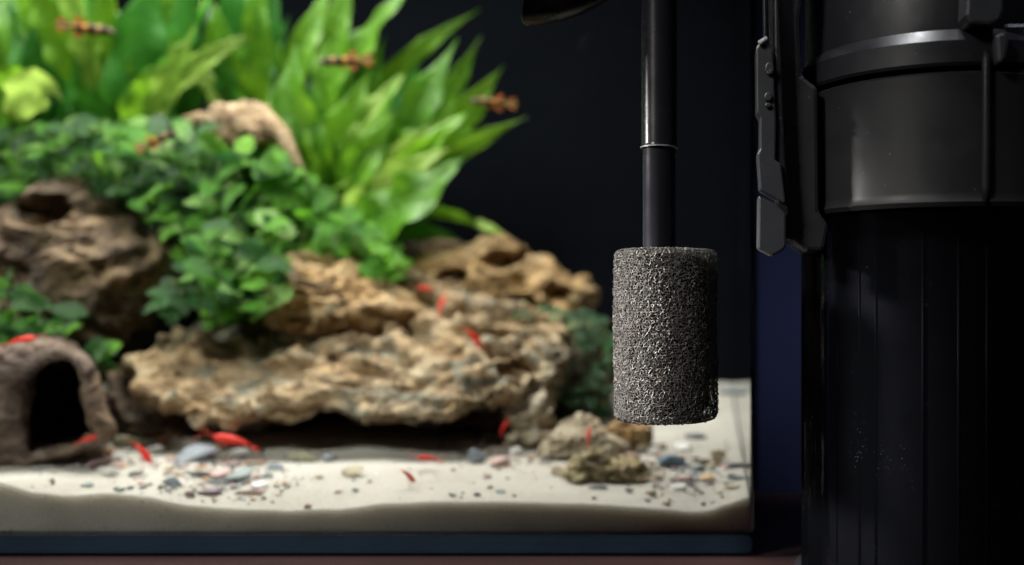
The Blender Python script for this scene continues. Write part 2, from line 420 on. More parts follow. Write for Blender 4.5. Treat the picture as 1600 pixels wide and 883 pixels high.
def loft_rock(name, stations, mat, seed, label, cat='rock', amp=0.006, freq=45, layer=1.8, pits=0.5, ns=190, terr=0.006, group=None, holes=()):
    """stations: px, crest py, lip py, foot py, lip depth, crest depth, foot depth"""
    S = np.array(stations, float); px = np.linspace(S[0, 0], S[-1, 0], ns)
    cols = [np.interp(px, S[:, 0], S[:, k]) for k in range(1, 7)]
    K = [120, 6, 14, 8, 10, 18, 6]
    V = []
    for i in range(ns):
        cp, lp, fp, yl, yc, yf = [c[i] for c in cols]
        e = min(i, ns - 1 - i) / (ns * 0.05); shrink = min(1, math.sqrt(max(0.0, 1 - (1 - min(1, e)) ** 2)))
        Lp = at(px[i], lp, yl); Cp = at(px[i], cp, yc); X = Lp.x
        foot = at(px[i], fp, yf)
        fz = foot.z
        sec = [(Lp.y, Lp.z), (Cp.y - 0.006, Cp.z), (Cp.y + 0.012, Cp.z - 0.004), (Cp.y + 0.04, (Cp.z + fz) / 2), (Cp.y + 0.03, fz), (foot.y, fz), (foot.y - 0.004, fz + (Lp.z - fz) * .62), (Lp.y + 0.006, Lp.z - 0.0055)]
        pts = []
        for s in range(len(sec)):
            a = sec[s]; b = sec[(s + 1) % len(sec)]
            kk = (K + [5])[s]
            for q in range(kk):
                t = q / kk; y = a[0] + (b[0] - a[0]) * t; z = a[1] + (b[1] - a[1]) * t
                if s == 0:
                    st = 4.2 * t + 0.9 * noise.noise(Vector((X * 22, seed, 0))) + 0.2 * noise.noise(Vector((X * 60, seed, 4))); fr = st - math.floor(st)
                    w_ = min(1, fr / .42); w_ = w_ * w_ * (3 - 2 * w_); mk_ = .65 + .6 * noise.noise(Vector((X * 30, t * 4, seed + 9))); z += terr * (w_ - fr) * mk_ * min(1, t * 8, (1 - t) * 8)
                pts.append((y, z))
        cyc = sum(p[0] for p in pts) / len(pts); czc = sum(p[1] for p in pts) / len(pts)
        # keep the true picture column at each depth: x grows with distance so that the ends stay natural
        for y, z in pts:
            yy = cyc + (y - cyc) * shrink; zz = czc + (z - czc) * shrink
            V.append((X * (1 + 0.35 * (yy - yl) / (yl - CY)), yy, zz))
    V = np.array(V); m = len(V) // ns; Fq = grid_faces(ns, m)
    N = vnormals(V, Fq)
    c0 = V.mean(0)
    if np.mean(np.sum(N * (V - c0), 1)) < 0: N = -N; Fq = Fq[:, ::-1]
    V = craggy(V, N, seed, amp, freq, layer, pits, 0.6)
    for (hx, hy, hr, hy_, dep) in holes:
        c = np.array(at(hx, hy, hy_)); rr = pw(hr, hy_)
        d = np.hypot(V[:, 0] - c[0], V[:, 2] - c[2]); front = V[:, 1] < hy_ + 0.04
        V[:, 1] += np.where(front, dep * np.clip(1 - (d / rr) ** 2, 0, 1) ** 0.5, 0)
    org = (float(V[:, 0].mean()), float(V[:, 1].mean()), float(V[:, 2].min()))
    o = mesh(name, V, Fq.tolist() + [tuple(range(m)), tuple(range(ns * m - 1, (ns - 1) * m - 1, -1))], mat, origin=org)
    return tag(o, label, cat, group)

def star(poly, c, n):
    """radius of a star-shaped polygon about c for n directions"""
    out = []; P = [(x - c[0], y - c[1]) for x, y in poly]
    for i in range(n):
        a = 2 * math.pi * i / n; dx, dy = math.cos(a), math.sin(a); best = 0
        for k in range(len(P)):
            x1, y1 = P[k]; x2, y2 = P[(k + 1) % len(P)]
            ex, ey = x2 - x1, y2 - y1; den = dx * ey - dy * ex
            if abs(den) < 1e-9: continue
            t = (x1 * ey - y1 * ex) / den; u = (x1 * dy - y1 * dx) / den
            if t > 0 and -1e-6 <= u <= 1 + 1e-6: best = max(best, t)
        out.append(best)
    out = np.array(out)
    return (out + np.roll(out, 1) + np.roll(out, -1)) / 3

def blob_rock(name, poly, c, yc, hd, mat, seed, label, cat='rock', amp=0.005, freq=45, layer=1.5, pits=0.5, holes=(), n=150, m=90, group=None, powr=0.75):
    rad = star(poly, c, n); V = []
    P = at(c[0], c[1], yc)
    s = pw(1, yc)
    for j in range(m + 1):
        ph = math.pi * j / m; rr = math.sin(ph) ** powr; dd = -math.cos(ph)
        for i in range(n):
            a = 2 * math.pi * i / n
            V.append((P.x + math.cos(a) * rad[i] * rr * s, yc + hd * dd + 0.35 * hd * math.sin(a) * -rr * 0.6, P.z - math.sin(a) * rad[i] * rr * s))
    V = np.array(V); Fq = grid_faces(m + 1, n); N = vnormals(V, Fq)
    if np.mean(np.sum(N * (V - V.mean(0)), 1)) < 0: N = -N; Fq = Fq[:, ::-1]
    N[:n] = (0, -1, 0); N[-n:] = (0, 1, 0)
    V = craggy(V, N, seed, amp, freq, layer, pits)
    for (hx, hy, hrx, hry, dep) in holes:
        cc = at(hx, hy, yc); d = np.hypot((V[:, 0] - cc.x) / pw(hrx, yc), (V[:, 2] - cc.z) / pw(hry, yc)) + np.array([0.55 * noise.noise(Vector((p[0] * 75 + hx, p[2] * 75, 1))) + 0.2 * noise.noise(Vector((p[0] * 190, p[2] * 190, 1))) for p in V])
        V[:, 1] += np.where(V[:, 1] < yc + 0.3 * hd, dep * np.clip(1 - d ** 2.5, 0, 1) ** 0.6, 0)
        rim = np.exp(-((d - 1.08) / 0.16) ** 2); V[:, 1] -= np.where(V[:, 1] < yc + 0.3 * hd, 0.12 * dep * rim, 0)
    org = (P.x, yc, float(V[:, 2].min()))
    o = mesh(name, V, Fq, mat, origin=org)
    return tag(o, label, cat, group)

# the big overhanging slab in the middle
loft_rock('overhanging_rock', [
    # px  crest lip foot  yl   yc   yf
    (185, 540, 585, 640, .135, .20, .165),
    (205, 525, 600, 690, .125, .21, .165),
    (245, 510, 618, 700, .110, .22, .175),
    (300, 500, 640, 698, .098, .235, .190),
    (360, 495, 650, 696, .090, .24, .195),
    (430, 450, 636, 694, .088, .245, .20),
    (500, 436, 630, 692, .085, .25, .20),
    (560, 432, 642, 690, .083, .25, .195),
    (640, 434, 650, 688, .082, .25, .185),
    (700, 450, 640, 684, .085, .25, .175),
    (750, 468, 618, 672, .092, .24, .165),
    (800, 500, 602, 640, .102, .23, .160),
    (850, 512, 596, 622, .115, .21, .155),
    (876, 535, 585, 600, .130, .18, .150)], M['dragon'], 3, 'large pale brown craggy rock slab overhanging the bright sand', amp=0.0105, freq=50, layer=2.6, terr=0.021, ns=300, pits=.9)
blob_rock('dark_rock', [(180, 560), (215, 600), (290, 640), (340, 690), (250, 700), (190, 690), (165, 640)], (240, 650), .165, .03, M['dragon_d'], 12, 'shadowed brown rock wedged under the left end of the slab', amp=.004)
blob_rock('upper_rock', [(440, 420), (470, 398), (520, 408), (560, 418), (600, 445), (640, 470), (690, 485), (640, 515), (560, 520), (480, 525), (436, 500)], (530, 460), .195, .050, M['dragon_y'], 5, 'brown ridged rock lying on top of the slab below the green leaves', amp=.008, freq=62, layer=2.2, pits=.8)
blob_rock('ochre_rock', [(640, 420), (670, 395), (720, 392), (765, 375), (810, 392), (855, 402), (870, 425), (915, 438), (930, 465), (915, 520), (890, 560), (850, 540), (800, 520), (740, 500), (690, 480), (650, 450)], (790, 450), .265, .045, M['dragon_y'], 8, 'ochre rock full of holes in front of the black back wall', amp=.0095, freq=52, pits=.9,
    holes=((728, 438, 26, 18, .03), (797, 408, 34, 17, .022), (826, 474, 24, 14, .03), (880, 460, 20, 12, .014)))
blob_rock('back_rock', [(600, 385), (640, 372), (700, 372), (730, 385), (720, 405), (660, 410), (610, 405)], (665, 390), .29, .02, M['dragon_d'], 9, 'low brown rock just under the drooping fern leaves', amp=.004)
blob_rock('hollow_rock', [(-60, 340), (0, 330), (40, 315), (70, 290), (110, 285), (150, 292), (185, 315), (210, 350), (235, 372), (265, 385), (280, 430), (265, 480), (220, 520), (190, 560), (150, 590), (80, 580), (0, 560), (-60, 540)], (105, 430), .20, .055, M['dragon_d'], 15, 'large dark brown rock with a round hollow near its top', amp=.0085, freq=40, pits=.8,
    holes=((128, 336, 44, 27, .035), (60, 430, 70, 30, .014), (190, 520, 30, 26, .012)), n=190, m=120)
# small rocks to the right of the slab
blob_rock('pale_rock', [(790, 650), (800, 625), (830, 600), (855, 610), (862, 650), (870, 690), (800, 690)], (832, 655), .13, .02, M['pale'], 21, 'pale upright rock under the right tip of the slab', amp=.006, freq=70, pits=.9)
blob_rock('pale_rock', [(838, 700), (872, 668), (905, 648), (935, 662), (985, 700), (950, 718), (870, 722), (840, 715)], (903, 690), .105, .022, M['pale'], 22, 'cream knobbly rock with a red shrimp on it, left below the sponge', amp=.0065, freq=72, pits=.9)
blob_rock('olive_rock', [(872, 748), (885, 722), (920, 706), (960, 718), (1005, 726), (1045, 752), (1000, 757), (930, 755), (880, 757)], (945, 738), .055, .014, m_rock('olive_stone', (0.36, 0.30, 0.16), (0.55, 0.48, 0.32), (0.13, 0.10, 0.05), (0.2, 0.2, 0.13), .3), 23, 'flat olive and tan rock pointing right at the edge of the pale sand', amp=.006, freq=80, layer=2.2, pits=.8)
blob_rock('tan_rock', [(950, 668), (980, 655), (1010, 660), (1022, 680), (1000, 695), (960, 695)], (985, 676), .11, .012, M['dragon_y'], 24, 'small tan rock directly beneath the sponge', amp=.005, freq=90)
blob_rock('mossy_rock', [(880, 520), (900, 500), (930, 505), (955, 560), (955, 640), (930, 665), (870, 650), (865, 580)], (910, 585), .235, .03, M['dragon_d'], 25, 'dark rock carrying the small round leaved plant', amp=.004)

# driftwood above the green carpet
dw = root('driftwood', tuple(at(400, 240, .22)), 'light brown driftwood stub rising between the ferns', 'driftwood')
blob = blob_rock('trunk', [(330, 200), (336, 165), (370, 160), (405, 165), (425, 185), (440, 215), (420, 232), (380, 228), (345, 240), (328, 225)], (385, 200), .215, .016, M['wood'], 31, None, None, amp=.006, freq=85, layer=.8, pits=.8)
def adopt(o, parent):
    for k in ('label', 'category'):
        if k in o: del o[k]
    wloc = Vector(o.location); o.parent = parent; o.location = wloc - Vector(parent['_o'])
adopt(blob, dw)
tube('branch', [at(415, 185, .205), at(440, 208, .203), at(456, 240, .20), at(470, 270, .20), at(474, 300, .205)], [.0065, .0058, .0042, .0032, .002], M['wood'], dw, 10)
tube('branch', [at(345, 190, .215), at(312, 186, .22), at(285, 193, .225), at(262, 205, .23)], [.006, .0055, .0045, .003], M['wood'], dw, 10)

# ------------------------------------------------------------------ clay cave, bottom left
def cave():
    n = 180; c = (96, 632)
    outer = [(-130, 570), (-60, 552), (0, 545), (40, 534), (75, 530), (112, 541), (142, 566), (152, 600), (162, 640), (182, 672), (178, 694), (140, 708), (85, 724), (30, 738), (-30, 744), (-130, 742)]
    inner = [(46, 708), (43, 650), (50, 600), (66, 570), (92, 558), (119, 566), (134, 592), (140, 630), (146, 665), (158, 690), (115, 700), (78, 708)]
    ro = star(outer, c, n); ri = star(inner, c, n)
    loops = []
    def loop(rad, y, k=1.0):
        P = at(c[0], c[1], .065); s = pw(1, .065) * k
        sh = P.x * (y - .065) / .565 * 1.05
        return [(P.x + sh + math.cos(2 * math.pi * i / n) * rad[i] * s, y, P.z - math.sin(2 * math.pi * i / n) * rad[i] * s) for i in range(n)]
    seq = [(ro * .7, .215), (ro * .9, .205)] + [(ro, .192 - .0125 * k) for k in range(9)] + [(ro * .985, .076), (ro * .95, .070), (ro * .8 + ri * .2, .066), (ro * .55 + ri * .45, .064), (ro * .3 + ri * .7, .061), (ro * .08 + ri * .92, .063), (ri, .070)] + [(ri * (1 - .01 * k), .083 + .014 * k) for k in range(8)] + [(ri * .5, .188), (ri * .02, .190)]
    V = []
    for r_, y in seq: V += loop(r_, y)
    V = np.array(V); Fq = grid_faces(len(seq), n); N = vnormals(V, Fq)
    if N[n * 12 + 0][0] < 0: N = -N
    V = craggy(V, N, 41, .0042, 55, .7, .5)
    o = mesh('clay_cave', V, Fq, M['clay'], origin=tuple(at(c[0], 735, .1))); fixn(o)
    tag(o, 'hollow brown grey cave log with a dark round opening', 'cave')
cave()

# ------------------------------------------------------------------ plants
def blade(name, a, b, c, wpx, mat, parent, roll=0, wav=0.26, fold=0.28, n=18, seed=0, blunt=0.5):
    """long wavy leaf along a curve; a,b,c are (px,py,depth)"""
    P = bez(at(*a), at(*b), at(*c), n); wd = pw(wpx, b[2]) / 2 * 1.2
    V = []; m = 7; rnd = random.Random(seed); ph = rnd.random() * 6; fq = rnd.uniform(2.2, 4.0)
    view = Vector((0, -1, 0.15)).normalized()
    for i, p in enumerate(P):
        t = i / (n - 1)
        tg = (P[min(i + 1, n - 1)] - P[max(i - 1, 0)]).normalized()
        side = tg.cross(view).normalized(); nr = side.cross(tg).normalized()
        q = Matrix.Rotation(R(roll + 25 * math.sin(ph + t * 2)), 3, tg); side = q @ side; nr = q @ nr
        wv = wd * (math.sin(math.pi * min(1, t ** 0.75 * 1.0)) ** (0.55 + 0.3 * t) + 0.06) * (1 - t ** 6)
        wv *= 1 + 0.10 * math.sin(t * 19 + ph) + 0.06 * math.sin(t * 37 + ph * 2)
        for k in range(m):
            s = k / (m - 1) * 2 - 1
            h = fold * abs(s) * wv + wav * wv * s * s * math.sin(fq * 2 * math.pi * t + ph + (1.7 if s > 0 else 0)) + 0.0006 * math.cos(s * 9)
            V.append(p + side * (s * wv) + nr * h)
    f = [(i * m + k, i * m + k + 1, (i + 1) * m + k + 1, (i + 1) * m + k) for i in range(n - 1) for k in range(m - 1)]
    o = mesh(name, V, f, mat, parent)
    return o

# right fern
fr = root('fern', tuple(at(560, 400, .27)), 'bright yellow green broad leaved fern in front of the black background', 'plant')
RL = [ # a, b(control), c(tip), width, material, roll
    ((560, 350, .27), (660, 250, .24), (824, 183, .235), 40, 'fern', 20),
    ((620, 330, .26), (715, 190, .245), (789, 101, .25), 42, 'fern', 5),
    ((600, 330, .28), (690, 170, .27), (752, 56, .275), 34, 'fern', 10),
    ((570, 340, .25), (650, 170, .235), (716, 60, .24), 52, 'fern', -10),
    ((530, 200, .27), (620, 90, .26), (752, 14, .27), 26, 'fern', 15),
    ((500, 200, .27), (560, 60, .25), (650, -30, .25), 46, 'fern', -5),
    ((500, 260, .26), (520, 80, .25), (548, -60, .25), 46, 'fern', 0),
    ((510, 300, .24), (440, 200, .225), (462, 72, .235), 72, 'fern', -15),
    ((530, 300, .265), (560, 150, .255), (603, 55, .26), 40, 'fern', 20),
    ((530, 360, .24), (600, 280, .215), (712, 228, .22), 46, 'fern_p', 25),
    ((540, 370, .23), (640, 330, .205), (730, 240, .21), 70, 'fern', 10),
    ((550, 350, .25), (640, 240, .225), (735, 175, .235), 66, 'fern', -5),
    ((560, 350, .26), (610, 230, .24), (690, 150, .25), 56, 'fern_d', 0),
    ((520, 340, .25), (520, 220, .23), (580, 110, .24), 60, 'fern', 15),
    ((500, 330, .26), (470, 230, .24), (500, 120, .25), 54, 'fern', 5),
    ((520, 350, .25), (560, 260, .22), (620, 170, .23), 52, 'fern', -20),
    ((500, 360, .26), (560, 300, .23), (650, 240, .24), 44, 'fern_d', 10),
    ((480, 300, .25), (440, 230, .235), (420, 130, .24), 48, 'fern', 20),
    ((590, 345, .25), (700, 300, .235), (768, 372, .235), 22, 'fern', 30),
    ((740, 345, .236), (765, 358, .234), (792, 366, .236), 12, 'fern_p', 10),
    ((580, 365, .26), (660, 345, .25), (722, 378, .255), 26, 'fern_d', 25),
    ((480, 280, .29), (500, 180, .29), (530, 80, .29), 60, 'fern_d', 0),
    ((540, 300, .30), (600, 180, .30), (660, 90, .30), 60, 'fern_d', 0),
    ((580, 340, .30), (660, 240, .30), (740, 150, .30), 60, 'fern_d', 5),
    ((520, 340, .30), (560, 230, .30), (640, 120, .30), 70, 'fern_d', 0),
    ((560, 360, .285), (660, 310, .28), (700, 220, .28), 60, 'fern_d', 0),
    ((470, 220, .27), (480, 130, .26), (440, 90, .26), 34, 'fern', -10),
    ((540, 250, .24), (585, 160, .235), (640, 110, .24), 30, 'fern_p', 15),
    ((600, 250, .25), (650, 150, .245), (700, 95, .25), 28, 'fern_d', 0)]
for i, (a, b, c, wd, mt, rl) in enumerate(RL):
    blade('leaf', a, b, c, wd, M[mt], fr, rl, seed=i)
rf = random.Random(77)
for i in range(26):
    bx = rf.uniform(490, 590); ang = R(rf.uniform(35, 105)); ln = rf.uniform(130, 250); by = rf.uniform(310, 350)
    tx, ty = bx + math.cos(ang) * ln, by - math.sin(ang) * ln; mx, my = (bx + tx) / 2 + rf.uniform(-25, 12), (by + ty) / 2 + rf.uniform(-5, 20); yy = rf.uniform(.225, .29)
    blade('leaf', (bx, by, .26), (mx, my, yy - .01), (tx, ty, yy), rf.uniform(24, 42), M[rf.choice(('fern', 'fern', 'fern_d', 'fern_p'))], fr, rf.uniform(-30, 30), wav=.3, seed=300 + i)
tube('rhizome', [at(470, 370, .27), at(530, 372, .265), at(600, 365, .265)], .004, M['stem'], fr)

# left fern
fl = root('fern', tuple(at(200, 300, .27)), 'tall green fern of very broad leaves reaching out of the left top', 'plant')
LL = [
    ((230, 240, .26), (190, 110, .235), (250, -60, .24), 71, 'fern_d', 0),
    ((240, 220, .28), (270, 60, .26), (300, -120, .26), 61, 'fern', 10),
    ((150, 240, .28), (120, 60, .26), (60, -110, .25), 68, 'fern', -10),
    ((80, 230, .28), (30, 80, .26), (10, -110, .26), 61, 'fern', 5),
    ((180, 250, .27), (150, 150, .235), (120, 40, .23), 54, 'fern_d', -15),
    ((200, 250, .26), (250, 150, .235), (290, 60, .22), 56, 'fern_d', 15),
    ((230, 190, .23), (300, 90, .215), (402, 52, .215), 34, 'fern_p', 20),
    ((225, 180, .225), (280, 100, .21), (306, 38, .21), 30, 'fern_p', -10),
    ((200, 240, .24), (235, 130, .22), (280, 90, .22), 50, 'fern', 0),
    ((20, 190, .21), (60, 90, .19), (96, 158, .19), 46, 'fern_p', 25),
    ((-40, 190, .22), (10, 110, .20), (60, 118, .20), 50, 'fern', 10),
    ((0, 200, .23), (20, 140, .215), (70, 120, .21), 60, 'fern', -10),
    ((120, 130, .24), (80, 40, .225), (40, -60, .22), 40, 'fern', 20),
    ((150, 150, .24), (140, 40, .225), (70, -60, .22), 34, 'fern_p', -15),
    ((140, 120, .24), (180, 30, .23), (150, -70, .22), 32, 'fern', 10),
    ((60, 220, .26), (100, 130, .25), (130, 60, .25), 64, 'fern_d', 0),
    ((385, 230, .27), (380, 80, .25), (350, -100, .25), 50, 'fern_d', 10),
    ((400, 240, .275), (400, 100, .26), (440, -60, .26), 44, 'fern_d', 10),
    ((395, 230, .26), (380, 120, .25), (320, -20, .25), 30, 'fern', 0),
    ((350, 170, .25), (320, 120, .245), (302, 92, .245), 22, 'fern_p', 10),
    ((410, 230, .28), (450, 120, .27), (400, -20, .27), 60, 'fern', 0),
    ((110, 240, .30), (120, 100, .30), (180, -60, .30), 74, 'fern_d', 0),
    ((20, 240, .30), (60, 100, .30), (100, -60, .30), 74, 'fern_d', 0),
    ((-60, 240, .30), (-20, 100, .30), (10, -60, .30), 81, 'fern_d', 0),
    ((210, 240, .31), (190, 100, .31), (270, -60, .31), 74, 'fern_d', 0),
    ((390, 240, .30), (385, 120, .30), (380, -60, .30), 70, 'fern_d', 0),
    ((270, 200, .27), (340, 40, .26), (430, -60, .26), 36, 'fern', 15),
    ((200, 210, .25), (170, 110, .24), (190, 20, .24), 50, 'fern', -20)]
rf = random.Random(99)
for i in range(34):
    bx = rf.uniform(0, 300) if i < 26 else rf.uniform(360, 420); ang = R(rf.uniform(55, 125)); ln = rf.uniform(180, 330); by = rf.uniform(215, 250)
    tx, ty = bx + math.cos(ang) * ln, by - math.sin(ang) * ln; yy = rf.uniform(.225, .30)
    blade('leaf', (bx, by, .27), ((bx + tx) / 2 + rf.uniform(-25, 25), (by + ty) / 2, yy - .01), (tx, ty, yy), rf.uniform(30, 52), M[rf.choice(('fern', 'fern', 'fern', 'fern_d', 'fern_d', 'fern_d', 'fern_p'))], fl, rf.uniform(-35, 35), wav=.35, seed=500 + i)
for i, (a, b, c, wd, mt, rl) in enumerate(LL):
    blade('leaf', a, b, c, wd, M[mt], fl, rl, seed=100 + i)
tube('rhizome', [at(0, 240, .27), at(130, 250, .265), at(300, 245, .265)], .004, M['stem'], fl)

# small ovate leaves
def ovate_mesh(name, mat, L=1.0, W=0.62, seed=0, thick=True):
    rnd = random.Random(seed); n, m = 8, 5; V = []; ph = rnd.random() * 6
    for i in range(n + 1):
        t = i / n; wv = W / 2 * (math.sin(math.pi * t ** 0.72) ** 0.8) + 0.012
        for k in range(m):
            s = k / (m - 1) * 2 - 1
            z = 0.12 * abs(s) * wv * 2 + 0.06 * math.sin(t * math.pi) - 0.16 * t * t + 0.03 * math.sin(t * 11 + ph + s)
            V.append((t * L, s * wv, z))
    f = [(i * m + k, (i + 1) * m + k, (i + 1) * m + k + 1, i * m + k + 1) for i in range(n) for k in range(m - 1)]
    me = bpy.data.meshes.new(name); me.from_pydata(V, [], f); me.materials.append(mat)
    me.polygons.foreach_set('use_smooth', [True] * len(f)); return me
def inside(p, poly):
    x, y = p; r = False; j = len(poly) - 1
    for i in range(len(poly)):
        xi, yi = poly[i]; xj, yj = poly[j]
        if (yi > y) != (yj > y) and x < (xj - xi) * (y - yi) / (yj - yi) + xi: r = not r
        j = i
    return r
def leafy(label, poly, n, y0, y1, size, mats, seed, stems=12, aspect=0.50, up=0.55):
    rnd = random.Random(seed)
    xs_ = [p[0] for p in poly]; ys_ = [p[1] for p in poly]
    base = at(sum(xs_) / len(xs_), max(ys_), (y0 + y1) / 2)
    r0 = root('leafy_plant', tuple(base), label, 'plant')
    ms = [ovate_mesh('leaf', M[mt], 1, aspect * rnd.uniform(.85, 1.15), seed * 10 + i) for i, mt in enumerate(mats)]
    k = 0
    while k < n:
        px, py = rnd.uniform(min(xs_), max(xs_)), rnd.uniform(min(ys_), max(ys_))
        if not inside((px, py), poly): continue
        y = y0 + (y1 - y0) * rnd.random() ** 0.8
        p = at(px, py, y); L = pw(size, y) * rnd.uniform(.65, 1.2)
        az = rnd.uniform(-180, 180); tilt = rnd.uniform(-35, 35); rl = rnd.gauss(0, 28)
        # blades spread sideways and towards the viewer, faces turned up and out
        d = Vector((math.cos(R(az)), -abs(math.sin(R(az))) * 0.7 + 0.1, math.sin(R(tilt)) - 0.15)).normalized()
        nrm = Vector((rnd.gauss(0, .35), -1.0 + up * 0.4, up + rnd.gauss(0, .3))).normalized()
        yv = nrm.cross(d)
        if yv.length < 0.2: continue
        yv.normalize(); zv = d.cross(yv).normalized()
        mt = Matrix(((d.x, yv.x, zv.x), (d.y, yv.y, zv.y), (d.z, yv.z, zv.z))) * L
        o = bpy.data.objects.new('leaf', rnd.choice(ms)); C.collection.objects.link(o); o.parent = r0
        o.matrix_local = Matrix.Translation(p - d * L * 0.5 - base) @ mt.to_4x4()
        k += 1
    Vs = []; Fs = []
    for s in range(stems):
        while True:
            px, py = rnd.uniform(min(xs_), max(xs_)), rnd.uniform(min(ys_), max(ys_))
            if inside((px, py), poly): break
        y = (y0 + y1) / 2
        v, f = tube_data(bez(at(px, py + 30, y1), at(px + rnd.uniform(-10, 10), py + 5, y), at(px + rnd.uniform(-25, 25), py - 12, y0 + .005), 6), .0008, 5)
        off = len(Vs); Vs += v; Fs += [tuple(i + off for i in q) for q in f]
    mesh('stems', Vs, Fs, M['stem'], r0)
    return r0
leafy('mass of small green leaves carpeting the wood behind the hollow rock', [(-20, 200), (60, 198), (130, 192), (210, 205), (225, 290), (180, 320), (140, 290), (60, 290), (-20, 320)], 150, .17, .26, 52, ['anu', 'anu', 'anu_d', 'anu_y', 'anu_sheen', 'anu_d', 'anu_d'], 51)
leafy('dense small leaved plant growing around the driftwood stub', [(200, 195), (260, 188), (330, 200), (390, 222), (430, 240), (430, 330), (330, 380), (260, 370), (210, 330), (190, 270)], 170, .155, .235, 54, ['anu', 'anu', 'anu_d', 'anu_y', 'anu_sheen', 'anu_d', 'anu_d'], 52)
leafy('small leaved plant cascading down beside the dark rock onto the slab', [(240, 350), (300, 360), (400, 330), (440, 360), (440, 470), (400, 495), (340, 505), (310, 470), (290, 410)], 120, .125, .20, 54, ['anu', 'anu', 'anu_d', 'anu_y', 'anu_sheen', 'anu_d', 'anu_d'], 53)
leafy('bright small leaved plant hanging over the rock under the right fern', [(420, 230), (460, 265), (520, 320), (590, 365), (640, 425), (620, 440), (560, 415), (500, 400), (440, 390), (410, 330)], 130, .17, .235, 50, ['anu_y', 'anu', 'anu_y', 'anu'], 54)
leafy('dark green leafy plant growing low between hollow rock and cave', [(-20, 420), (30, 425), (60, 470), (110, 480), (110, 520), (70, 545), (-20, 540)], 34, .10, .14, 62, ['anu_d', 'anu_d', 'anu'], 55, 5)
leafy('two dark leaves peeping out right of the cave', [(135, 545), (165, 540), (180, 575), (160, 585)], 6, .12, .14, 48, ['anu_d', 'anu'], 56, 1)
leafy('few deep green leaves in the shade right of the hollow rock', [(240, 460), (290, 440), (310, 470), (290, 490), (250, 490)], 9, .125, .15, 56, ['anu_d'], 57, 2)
leafy('dull green small leaved plant on the dark rock left of the sponge', [(860, 520), (890, 492), (940, 500), (962, 520), (962, 640), (940, 665), (880, 640), (868, 590)], 150, .17, .225, 24, ['buce', 'buce', 'anu_d', 'buce'], 58, 12, .6)
leafy('sparse grey green sprigs between the slab and ochre rock', [(790, 478), (850, 480), (940, 490), (900, 515), (860, 520), (800, 495)], 36, .18, .225, 22, ['buce', 'buce', 'stem'], 59, 4, .5)

# ------------------------------------------------------------------ stones on the sand
def stone_data(seed, sub=2, planes=9):
    rnd = random.Random(seed); bm = bmesh.new(); bmesh.ops.create_icosphere(bm, subdivisions=sub, radius=1)
    pl = [(Vector((rnd.gauss(0, 1), rnd.gauss(0, 1), rnd.gauss(0, 1))).normalized(), rnd.uniform(.30, .72)) for _ in range(planes)]
    for v in bm.verts:
        for nn, dd in pl:
            k = v.co.dot(nn)
            if k > dd: v.co -= nn * (k - dd) * .97
        v.co += v.co.normalized() * 0.06 * noise.noise(v.co * 2.5 + Vector((seed, 0, 0)))
    return bm
SM = {}
SC = {'slate': (.27, .31, .38), 'blue grey': (.20, .25, .30), 'olive': (.30, .28, .15), 'white': (.72, .72, .70), 'orange brown': (.48, .24, .10), 'grey': (.26, .27, .27), 'mauve': (.30, .19, .19), 'pink': (.55, .33, .30), 'purple': (.20, .12, .16), 'teal grey': (.27, .33, .32), 'dark grey': (.085, .09, .10), 'brown': (.28, .15, .10), 'tan': (.52, .42, .26), 'cream': (.66, .56, .36), 'orange': (.62, .38, .16), 'blue': (.10, .17, .25)}
SC = {k: tuple(0.72 * x + 0.28 * (sum(c) / 3) for x in c) for k, c in SC.items()}
for k, c in SC.items(): SM[k] = m_plain('stone_' + k.replace(' ', '_'), c, .6, .4, .3, 150, .5)
